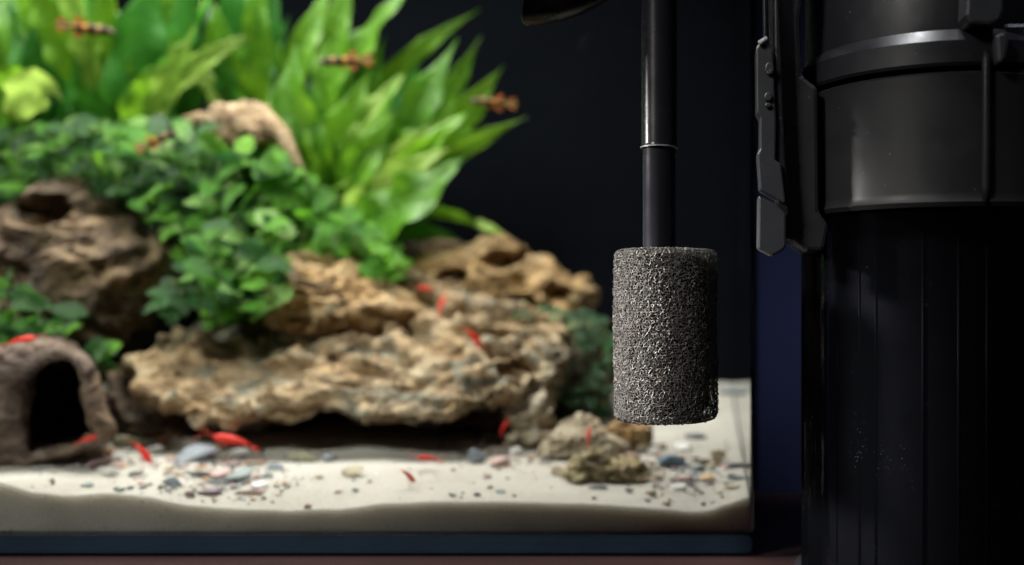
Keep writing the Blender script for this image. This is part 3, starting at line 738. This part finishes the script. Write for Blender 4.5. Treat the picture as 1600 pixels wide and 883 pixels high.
STN = [ # px, py (centre), w, h, colour, label
    (300, 713, 78, 26, 'slate', 'flat slate blue stone, the largest lying left of the slab'),
    (192, 692, 54, 24, 'olive', 'olive green stone just right of the cave'),
    (236, 678, 44, 16, 'white', 'pale bluish stone against the dark rock foot'),
    (254, 688, 22, 16, 'orange brown', 'small orange brown stone beside the pale bluish one'),
    (205, 672, 34, 12, 'grey', 'grey stone at the foot of the shadowed rock'),
    (244, 702, 30, 16, 'white', 'small white stone touching the red shrimp, left of the flat slate'),
    (146, 722, 56, 22, 'mauve', 'mauve brown stone in front of the cave lip'),
    (160, 708, 34, 14, 'orange brown', 'orange brown stone between cave lip and olive stone'),
    (166, 738, 30, 18, 'white', 'white stone in front of the mauve stone'),
    (182, 726, 26, 14, 'pink', 'little pinkish stone right of the mauve one'),
    (210, 742, 24, 9, 'grey', 'thin grey chip on the pale sand near the left'),
    (134, 758, 26, 8, 'teal grey', 'greenish chip half sunk in the sand near the front'),
    (80, 754, 13, 10, 'olive', 'single small olive pebble at far left of the sand'),
    (185, 765, 20, 10, 'teal grey', 'small teal chip close to the front edge at left'),
    (262, 735, 30, 12, 'tan', 'tan chip below the slate stone'),
    (270, 755, 34, 14, 'blue grey', 'blue grey stone below the tan chip'),
    (303, 742, 34, 12, 'grey', 'grey flat chip under the slate stone'),
    (336, 742, 56, 15, 'pink', 'long pink stone in the middle of the pile'),
    (345, 755, 44, 9, 'dark grey', 'dark chip under the long pink stone'),
    (324, 770, 56, 12, 'purple', 'purple stone nearest the front glass'),
    (296, 775, 20, 10, 'mauve', 'small mauve chip beside the purple stone'),
    (373, 745, 46, 26, 'teal grey', 'teal grey stone right of the long pink one'),
    (396, 724, 42, 14, 'brown', 'reddish brown stone near the right of the pile'),
    (372, 708, 30, 12, 'white', 'white stone just under the long red shrimp'),
    (345, 700, 26, 14, 'olive', 'olive stone behind the white one under the long shrimp'),
    (386, 771, 40, 11, 'pink', 'pale pink stone at the lower right of the pile'),
    (405, 758, 32, 10, 'white', 'white chip at the right end of the pile'),
    (432, 731, 28, 10, 'blue grey', 'bluish chip right of the pile'),
    (415, 745, 22, 10, 'teal grey', 'small greenish chip right of the teal stone'),
    (322, 726, 26, 10, 'dark grey', 'dark chip right under the slate stone'),
    (362, 726, 24, 12, 'mauve', 'small mauve stone between pink and brown stones'),
    (472, 715, 48, 20, 'olive', 'olive stone with yellow edge under the slab shadow'),
    (512, 716, 34, 14, 'blue grey', 'blue grey stone right of the yellow edged olive one'),
    (510, 694, 60, 10, 'olive', 'thin dark olive stone in the shadow beneath the slab'),
    (549, 738, 34, 18, 'cream', 'lone cream pebble on the open sand'),
    (480, 791, 14, 10, 'brown', 'tiny brown pebble on the front edge of sand'),
    (738, 716, 36, 24, 'blue grey', 'dark blue grey stone right of the slab foot'),
    (776, 722, 36, 20, 'pink', 'pinkish stone beside the dark blue grey one'),
    (764, 682, 54, 16, 'teal grey', 'long teal grey stone under the right part of the slab'),
    (752, 698, 34, 12, 'mauve', 'mauve stone under the long teal one'),
    (800, 690, 40, 12, 'brown', 'brown stone just below the shrimp by the upright rock'),
    (840, 693, 46, 16, 'dark grey', 'dark grey stone in front of the pale upright rock'),
    (830, 716, 18, 12, 'orange brown', 'small orange brown pebble left of the olive rock'),
    (808, 708, 34, 14, 'white', 'white stone behind the orange brown pebble'),
    (856, 718, 16, 10, 'dark grey', 'little dark pebble next to the orange brown one'),
    (1042, 724, 50, 20, 'blue', 'dark blue stone below the sponge'),
    (1020, 706, 26, 16, 'white', 'white stone behind the dark blue one'),
    (1078, 682, 44, 10, 'dark grey', 'thin dark grey stone on the sand below the right of the sponge'),
    (1068, 700, 34, 14, 'white', 'white stone in front of the thin dark grey one'),
    (1037, 699, 14, 10, 'brown', 'reddish pebble behind the blue stone'),
    (1122, 712, 28, 30, 'cream', 'upright cream yellow stone near the right glass'),
    (1100, 722, 22, 12, 'olive', 'olive chip left of the cream stone'),
    (1106, 746, 42, 14, 'orange', 'orange stone near the right corner of the tank'),
    (1066, 748, 28, 14, 'pink', 'pale pink stone left of the orange one'),
    (1060, 762, 24, 10, 'white', 'white stone nearest the front below the sponge'),
    (1086, 732, 26, 12, 'teal grey', 'greenish stone above the orange one'),
    (1148, 728, 40, 10, 'blue grey', 'blue grey stone against the right glass'),
    (1150, 746, 36, 12, 'teal grey', 'greenish stone in the right corner of the tank'),
    (1146, 760, 26, 8, 'tan', 'flat tan chip in the right corner'),
    (1022, 772, 14, 12, 'olive', 'single yellow olive pebble on the front sand below the blue stone'),
    (983, 768, 14, 8, 'grey', 'small grey pebble left of the yellow olive one'),
    (936, 762, 34, 6, 'dark grey', 'thin dark chip in front of the olive rock'),
    (1098, 788, 12, 7, 'grey', 'tiny grey pebble at the right front edge'),
    (1150, 612, 44, 12, 'blue grey', 'blue grey stone at the very back by the right glass'),
    (1120, 607, 30, 8, 'grey', 'grey stone at the back beside the blue grey one'),
    (778, 668, 40, 20, 'tan', 'tan fragment leaning under the right tip of the slab'),
    (862, 708, 34, 20, 'olive', 'olive fragment at the left foot of the cream rock'),
    (880, 738, 38, 18, 'tan', 'tan shard lying against the left end of the olive rock'),
    (968, 700, 44, 16, 'cream', 'cream shard between the tan rock and the olive rock'),
    (1004, 700, 30, 12, 'tan', 'tan shard below the right edge of the tan rock'),
    (985, 714, 34, 12, 'brown', 'brown shard just above the olive rock'),
    (820, 680, 30, 16, 'cream', 'cream shard at the foot of the pale upright rock'),
    (1030, 744, 26, 10, 'tan', 'tan shard off the right point of the olive rock'),
    (905, 722, 30, 14, 'orange brown', 'orange brown shard in front of the cream rock'),
    (728, 694, 26, 10, 'tan', 'tan chip behind the dark blue grey stone'),
    (690, 703, 20, 7, 'grey', 'flat grey chip at the right end of the slab shadow')]
for i, (px, py, w_, h_, col, lab) in enumerate(STN):
    g = ground_at(px, py + h_ * 0.42)
    sx = pw(w_, g.y) / 2 * 1.08; sz = pw(h_, g.y) / 2 * 1.15; sy = min(max(sx * 0.6, sz * .8), .012)
    bm = stone_data(200 + i); rot = Matrix.Rotation(R(random.uniform(-8, 8)), 3, 'Y')
    for v in bm.verts: v.co = rot @ Vector((v.co.x * sx * 1.15, v.co.y * sy, v.co.z * sz * 1.15))
    me = bpy.data.meshes.new('stone'); bm.to_mesh(me); bm.free(); me.materials.append(SM[col]); me.polygons.foreach_set('use_smooth', [False] * len(me.polygons))
    o = bpy.data.objects.new('pebble' if w_ < 22 else 'stone', me); C.collection.objects.link(o)
    o.location = (g.x, g.y + sy * .6, g.z + sz * .7)
    tag(o, lab, 'stone')
# fine gravel scattered among the stones
Vs = []; Fs = []; mats_i = []
rnd = random.Random(5)
keys = ['white', 'grey', 'teal grey', 'mauve', 'tan', 'dark grey', 'orange brown', 'blue grey', 'pink']
def cluster():
    u = rnd.random()
    if u < .45: return rnd.gauss(320, 75), rnd.gauss(735, 26)
    if u < .60: return rnd.gauss(800, 60), rnd.gauss(712, 14)
    if u < .88: return rnd.gauss(1075, 50), rnd.gauss(738, 20)
    return rnd.uniform(40, 1150), rnd.uniform(700, 790)
protos = [stone_data(900 + i, 1, 6) for i in range(6)]
cnt = 0
while cnt < 950:
    px, py = cluster()
    if not (5 < px < 1160 and 660 < py < 792): continue
    g = ground_at(px, py)
    if g.y > .34 or g.y < .010 or g.x > TX1 - G - .003: continue
    s = pw(rnd.choice((rnd.uniform(2, 6.5), rnd.uniform(2, 6.5), rnd.uniform(6, 13))), g.y) * .6; bm = protos[rnd.randrange(6)]
    rt = Matrix.Rotation(rnd.random() * 6, 3, 'Z'); off = len(Vs)
    for v in bm.verts: Vs.append(rt @ Vector((v.co.x * s * 1.3, v.co.y * s, v.co.z * s * .6)) + Vector((g.x, g.y, g.z + s * .3)))
    mi = rnd.randrange(len(keys))
    for f in bm.faces: Fs.append(tuple(off + v.index for v in f.verts)); mats_i.append(mi)
    cnt += 1
gv = mesh('gravel', Vs, Fs, None, origin=(-.3, .05, .03), smooth=False)
for k in keys: gv.data.materials.append(SM[k])
gv.data.polygons.foreach_set('material_index', mats_i)
tag(gv, 'scattered fine gravel and stone chips on the sand', 'gravel', kind='stuff')

# ------------------------------------------------------------------ shrimp
def rev_body(prof, curve, n=12, flat=1.0):
    V = []; m = len(prof)
    for i, (x, r_) in enumerate(prof):
        z0 = curve(x)
        for k in range(n):
            a = 2 * math.pi * k / n; V.append((x, math.cos(a) * r_ * flat, z0 + math.sin(a) * r_))
    f = [(i * n + k, i * n + (k + 1) % n, (i + 1) * n + (k + 1) % n, (i + 1) * n + k) for i in range(m - 1) for k in range(n)]
    f += [tuple(range(n - 1, -1, -1)), tuple(range((m - 1) * n, m * n))]
    return V, f
def mk(name, V, f, mat, parent, smooth=True):
    me = bpy.data.meshes.new(name); me.from_pydata([tuple(v) for v in V], [], f); me.materials.append(mat)
    me.polygons.foreach_set('use_smooth', [smooth] * len(f)); me.update()
    o = bpy.data.objects.new(name, me); C.collection.objects.link(o); o.parent = parent
    return fixn(o)
def make_shrimp(loc, label, group):   # unit length 1 along +x (head), belly down
    r0 = empty('shrimp', loc, label, 'shrimp', group)
    cur = lambda x: -0.22 * max(0, -x) ** 1.6 * 1.5 + 0.02
    prof = [(-.46, .02), (-.42, .045), (-.34, .062), (-.25, .078), (-.16, .09), (-.07, .102), (.02, .112), (.12, .12), (.22, .118), (.31, .098), (.38, .07), (.43, .035), (.47, .008)]
    V, f = rev_body(prof, cur, 12, .72); mk('body', V, f, M['red'], r0)
    V = [(-.44, 0, -.10), (-.60, .09, -.17), (-.64, .04, -.19), (-.65, 0, -.2), (-.64, -.04, -.19), (-.60, -.09, -.17)]
    V2 = [(x, y, z + .02) for x, y, z in V]
    mk('tail_fan', V + V2, [(0, 1, 2), (0, 2, 3), (0, 3, 4), (0, 4, 5), (6, 8, 7), (6, 9, 8), (6, 10, 9), (6, 11, 10), (0, 6, 7, 1), (1, 7, 8, 2), (2, 8, 9, 3), (3, 9, 10, 4), (4, 10, 11, 5), (5, 11, 6, 0)], M['red'], r0)
    for s in (-1, 1):
        V, f = tube_data([(.42, .02 * s, .04), (.55, .06 * s, .12), (.72, .13 * s, .10), (.88, .2 * s, 0)], [.008, .006, .005, .003], 5); mk('antenna', V, f, M['red_thin'], r0)
        for k in range(3):
            x = .28 - .12 * k
            V, f = tube_data([(x, .05 * s, -.06), (x + .04, .13 * s, -.12), (x - .01, .15 * s, -.22)], [.012, .009, .005], 5); mk('leg', V, f, M['red_thin'], r0)
        bm = bmesh.new(); bmesh.ops.create_icosphere(bm, subdivisions=1, radius=.024, matrix=Matrix.Translation((.40, .06 * s, .07)))
        me = bpy.data.meshes.new('eye'); bm.to_mesh(me); bm.free(); me.materials.append(M['eye']); o = bpy.data.objects.new('eye', me); C.collection.objects.link(o); o.parent = r0
    return r0
def kids(o): return [c for c in bpy.data.objects if c.parent == o]
def dup(src, ks, label):
    r = src.copy(); C.collection.objects.link(r); r['label'] = label
    for k in ks:
        c = k.copy(); C.collection.objects.link(c); c.parent = r
    return r
def place(o, px, py, y, Lpx, ang, yaw=0, roll=0, flip=False):
    o.location = at(px, py, y); s = pw(Lpx, y) / 1.1
    m = Matrix.Rotation(R(ang), 4, 'Y') @ Matrix.Rotation(R((180 if flip else 0) + yaw), 4, 'Z') @ Matrix.Rotation(R(roll), 4, 'X')
    o.matrix_basis = Matrix.Translation(o.location) @ m @ Matrix.Scale(s, 4)
SH = [ # px, py, depth, length, angle (clockwise), yaw, flip
    (36, 531, .060, 54, -8, 12, False, 'red shrimp on top of the cave'),
    (138, 686, .062, 40, -12, 10, False, 'red shrimp at the mouth of the cave'),
    (225, 709, .075, 52, 62, 10, False, 'red shrimp heading down among stones left of the slate stone'),
    (362, 688, .085, 80, 9, 5, True, 'largest red shrimp, lying over the stones under the slab'),
    (668, 716, .095, 46, 4, 14, True, 'dim red shrimp swimming low in front of the slab shadow'),
    (639, 744, .070, 38, 55, 15, False, 'red shrimp over the bright open sand'),
    (666, 451, .195, 34, 5, 20, True, 'topmost red shrimp at the foot of the ochre rock'),
    (690, 476, .175, 38, -72, 10, False, 'upright red shrimp on the slab near the white ridge'),
    (742, 529, .125, 50, 60, 12, False, 'red shrimp slanting down on the right part of the slab'),
    (788, 666, .098, 34, -62, 15, False, 'red shrimp at the foot of the pale upright rock'),
    (920, 681, .072, 36, -80, 15, False, 'red shrimp on the cream rock near the sponge')]
s0 = make_shrimp((0, 0, 0), SH[0][7], 'red shrimp in the tank'); sk = kids(s0)
for i, (px, py, y, L, an, yw, fl_, lab) in enumerate(SH):
    o = s0 if i == 0 else dup(s0, sk, lab)
    g = ground_at(px, py + L * .25); y = min(y, g.y - .010)
    place(o, px, py, y, L * .9, an, yw, -25, fl_)

# ------------------------------------------------------------------ banded fish
def make_fish(label, group):
    r0 = empty('fish', (0, 0, 0), label, 'fish', group)
    prof = [(-.22, .045), (-.15, .052), (-.05, .068), (.07, .083), (.18, .09), (.28, .085), (.36, .07), (.43, .048), (.48, .02)]
    V, f = rev_body(prof, lambda x: 0, 12, .7); mk('body', V, f, M['fish'], r0)
    def fin(name, pts, mat, t=.010):
        n = len(pts); V = [(x, -t, z) for x, z in pts] + [(x, t, z) for x, z in pts]
        f = [tuple(range(n)), tuple(range(2 * n - 1, n - 1, -1))] + [(i, (i + 1) % n, n + (i + 1) % n, n + i) for i in range(n)]
        mk(name, V, f, mat, r0, False)
    fin('tail_fin', [(-.20, .03), (-.32, .09), (-.46, .13), (-.42, .05), (-.50, 0), (-.42, -.05), (-.46, -.13), (-.32, -.09), (-.20, -.03)], M['fin_tail'])
    fin('dorsal_fin', [(-.02, .06), (-.10, .17), (-.19, .18), (-.14, .05)], M['orange'])
    fin('anal_fin', [(.02, -.07), (-.08, -.18), (-.18, -.17), (-.13, -.05)], M['orange'])
    fin('pelvic_fin', [(.16, -.08), (.10, -.15), (.04, -.13), (.10, -.08)], M['orange'])
    for s in (-1, 1):
        bm = bmesh.new(); bmesh.ops.create_icosphere(bm, subdivisions=1, radius=.022, matrix=Matrix.Translation((.38, .042 * s, .02)))
        me = bpy.data.meshes.new('eye'); bm.to_mesh(me); bm.free(); me.materials.append(M['eye']); o = bpy.data.objects.new('eye', me); C.collection.objects.link(o); o.parent = r0
    return r0
t = NT('tail_stripes'); c = t.n('ShaderNodeTexCoord'); s = t.n('ShaderNodeSeparateXYZ'); t.l(c.outputs['Generated'], s.inputs[0])
t.bsdf(t.ramp(s.outputs[2], [(0, (.45, .16, .01)), (.3, (.05, .06, .10)), (.42, (.40, .28, .03)), (.58, (.04, .06, .10)), (.7, (.45, .12, .01))], 'CONSTANT'), .4, .4); M['fin_tail'] = t.m
FH = [(133, 44, .195, 90, 6, False, 'banded fish before the tall left fern, head to the right'),
      (541, 95, .19, 86, -6, True, 'banded fish crossing the middle of the right fern'),
      (772, 160, .20, 74, 2, True, 'banded fish against the black background at right'),
      (244, 220, .15, 70, -28, False, 'banded fish just above the small leaves left of the driftwood'),
      ]
f0 = make_fish(FH[0][6], 'small banded fish'); fk = kids(f0)
for i, (px, py, y, L, an, fp, lab) in enumerate(FH):
    o = f0 if i == 0 else dup(f0, fk, lab)
    place(o, px, py, y, L * 1.1, an, 12, 0, fp)

# ------------------------------------------------------------------ sponge on the intake tube
SY = -0.07; scx = at(1040, 500, SY).x; SR = pw(80, SY)
zt = at(0, 391, SY).z; zb = at(0, 655, SY).z
spg = root('sponge_filter', (scx, SY, zb), 'dark grey porous foam cylinder hanging on the black tube', 'sponge')
def foam(layer, rad, seed, zt_, zb_, thick, cell=.00128, open_=False):
    """honeycomb of jittered strands wrapped over top, side and bottom of the cylinder"""
    rs = np.random.RandomState(seed); rc = .003
    # profile by arc length: top face inward radius -> rounded rim -> side -> rim -> bottom face
    r_in = .006
    segs = [('t', rad - rc - r_in), ('a', rc * math.pi / 2), ('s', zt_ - zb_ - 2 * rc), ('b', rc * math.pi / 2), ('u', rad - rc - r_in)]
    tot = sum(s[1] for s in segs)
    rows = int(tot / (cell * .87)); rows += rows % 2; cols = int(2 * math.pi * rad / cell)
    # vertices of a honeycomb as a brick lattice: each row has 2*cols points zigzagging
    H = np.zeros((rows + 1, 2 * cols, 3)); 
    for j in range(rows + 1):
        for i in range(2 * cols):
            up = 1 if (i + j) % 2 == 0 else -1
            s = (j + .5) / (rows + 1) * tot + up * cell * .15 + rs.normal(0, cell * .24)
            th = (i + rs.normal(0, .46)) / (2 * cols) * 2 * math.pi
            s = min(max(s, 0), tot); q = s
            for nm, ln in segs:
                if q <= ln or nm == 'u': break
                q -= ln
            q = min(q, ln)
            if nm == 't': r_, z = r_in + q, zt_
            elif nm == 'a': a = q / rc; r_, z = rad - rc + rc * math.sin(a), zt_ - rc + rc * math.cos(a)
            elif nm == 's': r_, z = rad, zt_ - rc - q
            elif nm == 'b': a = q / rc; r_, z = rad - rc + rc * math.cos(a), zb_ + rc - rc * math.sin(a)
            else: r_, z = rad - rc - q, zb_
            dr = rs.normal(0, .00028)
            if nm in 't': z += dr
            elif nm == 'u': z -= dr
            else: r_ += dr
            r_ += .0003 * math.sin(3 * th + z * 90) 
            H[j, i] = (scx + r_ * math.cos(th), SY + r_ * math.sin(th), z)
    E = []
    n2 = 2 * cols; idx = lambda j, i: j * n2 + i % n2
    for j in range(rows + 1):
        for i in range(n2):
            E.append((idx(j, i), idx(j, i + 1)))
            if (i + j) % 2 == 0 and j < rows: E.append((idx(j, i), idx(j + 1, i)))
    P = H.reshape(-1, 3); E = np.array(E)
    keep = rs.rand(len(E)) > .07; E = E[keep]
    A = P[E[:, 0]]; B = P[E[:, 1]]; d = B - A; L = np.linalg.norm(d, axis=1, keepdims=True); ok = (L[:, 0] > 1e-5) & (L[:, 0] < cell * 3); A, B, d, L = A[ok], B[ok], d[ok], L[ok]
    d = d / L; ref = (A + B) / 2 - np.array([scx, SY, (zt_ + zb_) / 2]); ref[:, 2] = 0
    a = np.cross(d, ref); a /= (np.linalg.norm(a, axis=1, keepdims=True) + 1e-12); b = np.cross(d, a)
    th = thick * rs.uniform(.55, 1.6, (len(A), 1)); n = len(A)
    MID = (A + B) / 2 + b * 0
    Vv = np.zeros((n, 6, 3))
    for k, (ca, sa) in enumerate([(math.cos(x), math.sin(x)) for x in (math.pi / 2, math.pi * 7 / 6, math.pi * 11 / 6)]):
        Vv[:, k] = A + (a * ca + b * sa) * th; Vv[:, 3 + k] = B + (a * ca + b * sa) * th
    base = (np.arange(n) * 6)[:, None]
    Fq = np.concatenate([base + np.array([[0, 1, 4, 3]]), base + np.array([[1, 2, 5, 4]]), base + np.array([[2, 0, 3, 5]])])
    return Vv.reshape(-1, 3), Fq, P
Vall = []; Fall = []; off = 0
for k, (dr, sd_, tk) in enumerate(((0, 1, .00014), (.0012, 2, .00012))):
    v, f, P = foam(k, SR - dr, sd_, zt - dr, zb + dr, tk)
    Vall.append(v); Fall.append(f + off); off += len(v)
fo = mesh('foam', np.concatenate(Vall), np.concatenate(Fall), M['foam'], spg); fo['kind'] = 'stuff'
ri = SR - .0032
lathe('foam_core', [(.0001, zt - .003), (ri - .003, zt - .003), (ri, zt - .006), (ri, zb + .006), (ri - .003, zb + .003), (.0001, zb + .003)], scx, SY, M['core'], spg)

# intake tube (two sections, a seam between them), elbow above to the filter head
tcx = at(1030, 200, SY).x; zseam = at(0, 232, SY).z; TR = pw(27, SY)
it = root('intake_tube', (tcx, SY, zt), 'straight glossy black intake tube with a pale seam above the sponge', 'tube')
lathe('lower_tube', [(.0001, zt - .02), (TR * .95, zt - .02), (TR * .95, zseam - .0004), (TR * .6, zseam - .0002)], tcx, SY, M['tube'], it, 64)
lathe('upper_tube', [(TR * .96, zseam), (TR * 1.03, zseam + .0002), (TR * 1.06, zseam + .0009), (TR * 1.03, zseam + .0016), (TR * 1.03, .275)], tcx, SY, M['tube'], it, 64)
arc = [Vector((tcx, SY, .27)), Vector((tcx, SY, .285))] + [Vector((tcx + .02 * (1 - math.cos(R(a))), SY + .01 * (1 - math.cos(R(a))), .285 + .02 * math.sin(R(a)))) for a in (20, 40, 60, 80, 90)] + [Vector((.07, -.055, .305))]
tube('elbow', arc, TR * 1.03, M['tube'], it, 24)

tr_ = lathe('joint_ring', [(TR * 1.02, zseam - .0002), (TR * 1.09, zseam), (TR * 1.09, zseam + .0005), (TR * 1.02, zseam + .0007)], tcx, SY, m_plain('ring_edge', (.12, .12, .125), .3, .5), it, 64)
# outlet nozzle, top left of the tube
oz = root('outlet_nozzle', tuple(at(880, 0, SY)), 'black flared outlet nozzle dipping in at the top edge', 'nozzle')
rings = [((850, -35), (817, 36)), ((853, -35), (819, 38)), ((866, -37), (840, 36)), ((884, -40), (872, 32)), ((905, -42), (905, 21)), ((930, -44), (935, 7)), ((960, -48), (965, -9)), ((1000, -54), (1006, -24)), ((1050, -62), (1052, -36)), ((1120, -75), (1122, -49)), ((1300, -95), (1302, -69))]
def nozzle(scale, y=SY):
    V = []; n = 40
    for c, l in rings:
        c0 = at(c[0], c[1], y); l0 = at(l[0], l[1], y); d = (l0 - c0)
        for k in range(n):
            a = 2 * math.pi * k / n; V.append(c0 + d * math.cos(a) * scale + Vector((0, 1, 0)) * d.length * math.sin(a) * scale)
    return V, n
Va, n = nozzle(1.0); Vb, _ = nozzle(.93)
m = len(rings); f = []
for i in range(m - 1):
    for k in range(n):
        l = (k + 1) % n; f.append((i * n + k, i * n + l, (i + 1) * n + l, (i + 1) * n + k)); o_ = m * n
        f.append((o_ + i * n + l, o_ + i * n + k, o_ + (i + 1) * n + k, o_ + (i + 1) * n + l))
for k in range(n):
    l = (k + 1) % n; f.append((l, k, m * n + k, m * n + l))
nz_ = mesh('flared_mouth', Va + Vb, f, M['tube'], oz); fixn(nz_); e = nz_.modifiers.new('edges', 'EDGE_SPLIT'); e.split_angle = R(50)

# ------------------------------------------------------------------ the filter on the right
FX, FY = at(1475, 0, -.05).x, -.05
zz = lambda py: EYE - (py - PY) / F * .388
fi = root('canister_filter', (FX, FY, 0), 'large black cylindrical filter with smoked clear body at the right', 'filter')
ro = .0643
lathe('canister', [(ro, .008), (ro, .175), (ro - .003, .175), (ro - .003, .008)], FX, FY, M['acrylic'], fi, 128, closed=True)
lathe('foot', [(.0001, .0003), (ro + .003, .0003), (ro + .004, .002), (ro + .003, .008), (.0001, .008)], FX, FY, M['black'], fi, 96)
zc0, zc1 = zz(325), zz(113)
lathe('collar', [(ro + .0002, zc0), (ro + .0016, zc0 + .0004), (ro + .0024, zc0 + .0022), (ro + .0016, zc0 + .0036), (ro + .0012, zc0 + .006), (ro + .0012, zc1 - .001), (ro + .0004, zc1), (ro - .004, zc1)], FX, FY, M['collar'], fi, 160)
lathe('sealing_ring', [(ro - .004, zc1 + .0003), (ro - .0012, zc1 + .0003), (ro - .0012, zc1 + .003), (ro - .004, zc1 + .003)], FX, FY, M['core'], fi, 128)
z1 = zz(105); z2 = zz(66); z3 = zz(48)
lathe('head', [(ro - .003, z1), (ro + .0016, z1), (ro + .0024, z1 + .0012), (ro + .0022, z2), (ro - .0008, z3 - .0006), (ro - .0016, z3 + .0006), (ro - .002, .30), (ro - .008, .315), (.0001, .318)], FX, FY, M['matte'], fi, 160)
# media basket inside with ribs
bk = lathe('media_basket', [(.0001, .012), (.0515, .012), (.0515, .170), (.0001, .170)], FX, FY, M['basket'], fi, 96)
for k in range(10):
    a = R(180 + 14 + k * 17 + 4 * math.sin(k * 2.3))
    x, y = FX + .0514 * math.cos(a), FY + .0514 * math.sin(a)
    v, f = tube_data([(x, y, .014), (x, y, .168)], .0008, 6)
    ob = mesh('basket_rib', v, f, M['basket'], fi)


def on_filter(px, dy=0.0):   # angle of the filter surface seen at a picture column
    best = None
    for i in range(1800):
        a = R(180 + i * .1); x = FX + (ro + .002) * math.cos(a); y = FY + (ro + .002) * math.sin(a)
        p = PX + x / (y - CY) * F
        if best is None or abs(p - px) < best[0]:
            if math.sin(a) < 0: best = (abs(p - px), a, x, y)
    return best[1:]
# vertical rib and right hand clamp on the collar
a, x, y = on_filter(1541)
v, f = tube_data([(x, y, zz(318)), (x, y, zz(295)), (x, y, zz(100)), (x, y, zz(84))], [.0012, .0019, .0019, .0010], 12)
mesh('collar_rib', v, f, M['collar'], fi)
X0 = lambda px, y_: (px - PX) / F * (y_ - CY)
Z0 = lambda py, y_: EYE - (py - PY) / F * (y_ - CY)
yk = -.117
def poly(pts, y_): return [(X0(a, y_), Z0(b, y_)) for a, b in pts]
prism('latch', poly([(1506, -60), (1562, -60), (1562, 22), (1556, 40), (1540, 46), (1508, 44), (1502, 30)], yk), yk - .006, yk + .012, M['clip'], fi, .0014)
prism('latch_hook', poly([(1550, 56), (1568, 52), (1574, 66), (1568, 100), (1554, 104)], yk), yk - .004, yk + .012, M['clip'], fi, .0016)
prism('right_clamp', poly([(1562, 40), (1700, 40), (1700, 300), (1640, 330), (1552, 322), (1548, 110)], -.108), -.113, -.08, M['black'], fi, .002)
# left clamp body: black block between clip and collar
yc_ = -.086
prism('left_clamp', poly([(1206, -60), (1262, -60), (1250, 30), (1254, 118), (1278, 136), (1280, 330), (1296, 352), (1288, 392), (1262, 392), (1240, 378), (1222, 372), (1214, 200)], yc_), yc_, yc_ + .03, M['black'], fi, .0018)
prism('clamp_plate', poly([(1208, -60), (1214, -60), (1226, 250), (1232, 320), (1228, 372), (1214, 372), (1210, 150)], yc_ - .004), yc_ - .008, yc_ + .004, M['matte'], fi, .001)
# clip: stepped lighter strap with two oval bosses and a cut foot
cl = root('hanging_clip', tuple(at(1200, 390, -.095)), 'small dark grey hinge clip at the left edge of the filter', 'clip')
yq = -.096
prism('strap', poly([(1181, 74), (1188, 64), (1198, 66), (1208, 80), (1211, 150), (1213, 190), (1212, 250), (1221, 256), (1226, 300), (1228, 318), (1216, 312), (1187, 296), (1183, 240), (1187, 232), (1187, 184), (1182, 176)], yq), yq, yq + .010, M['clip'], cl, .0008)
prism('clip_foot', poly([(1185, 304), (1214, 318), (1229, 334), (1229, 386), (1222, 392), (1208, 400), (1196, 394), (1184, 388)], yq), yq + .001, yq + .012, M['clip'], cl, .001)
for (bx, by, r1, r2) in ((1202, 108, 7, 10), (1200, 152, 6, 7), (1200, 165, 5, 4)):
    pts = [(bx + r1 * math.cos(q), by + r2 * math.sin(q)) for q in [2 * math.pi * k / 20 for k in range(20)]]
    prism('boss', poly(pts, yq), yq - .0014, yq + .002, M['clip'], cl, .0005)
tube('pin', [at(1186, 68, yq - .001), at(1199, 60, yq - .001)], .0011, m_plastic('pin', (.25, .25, .27), .25), cl, 10)
prism('hanger', poly([(1192, -60), (1198, -60), (1200, 66), (1194, 66)], yq), yq + .002, yq + .008, M['matte'], cl, .0006)

# drop the helper property
for o in bpy.data.objects:
    if '_o' in o: del o['_o']
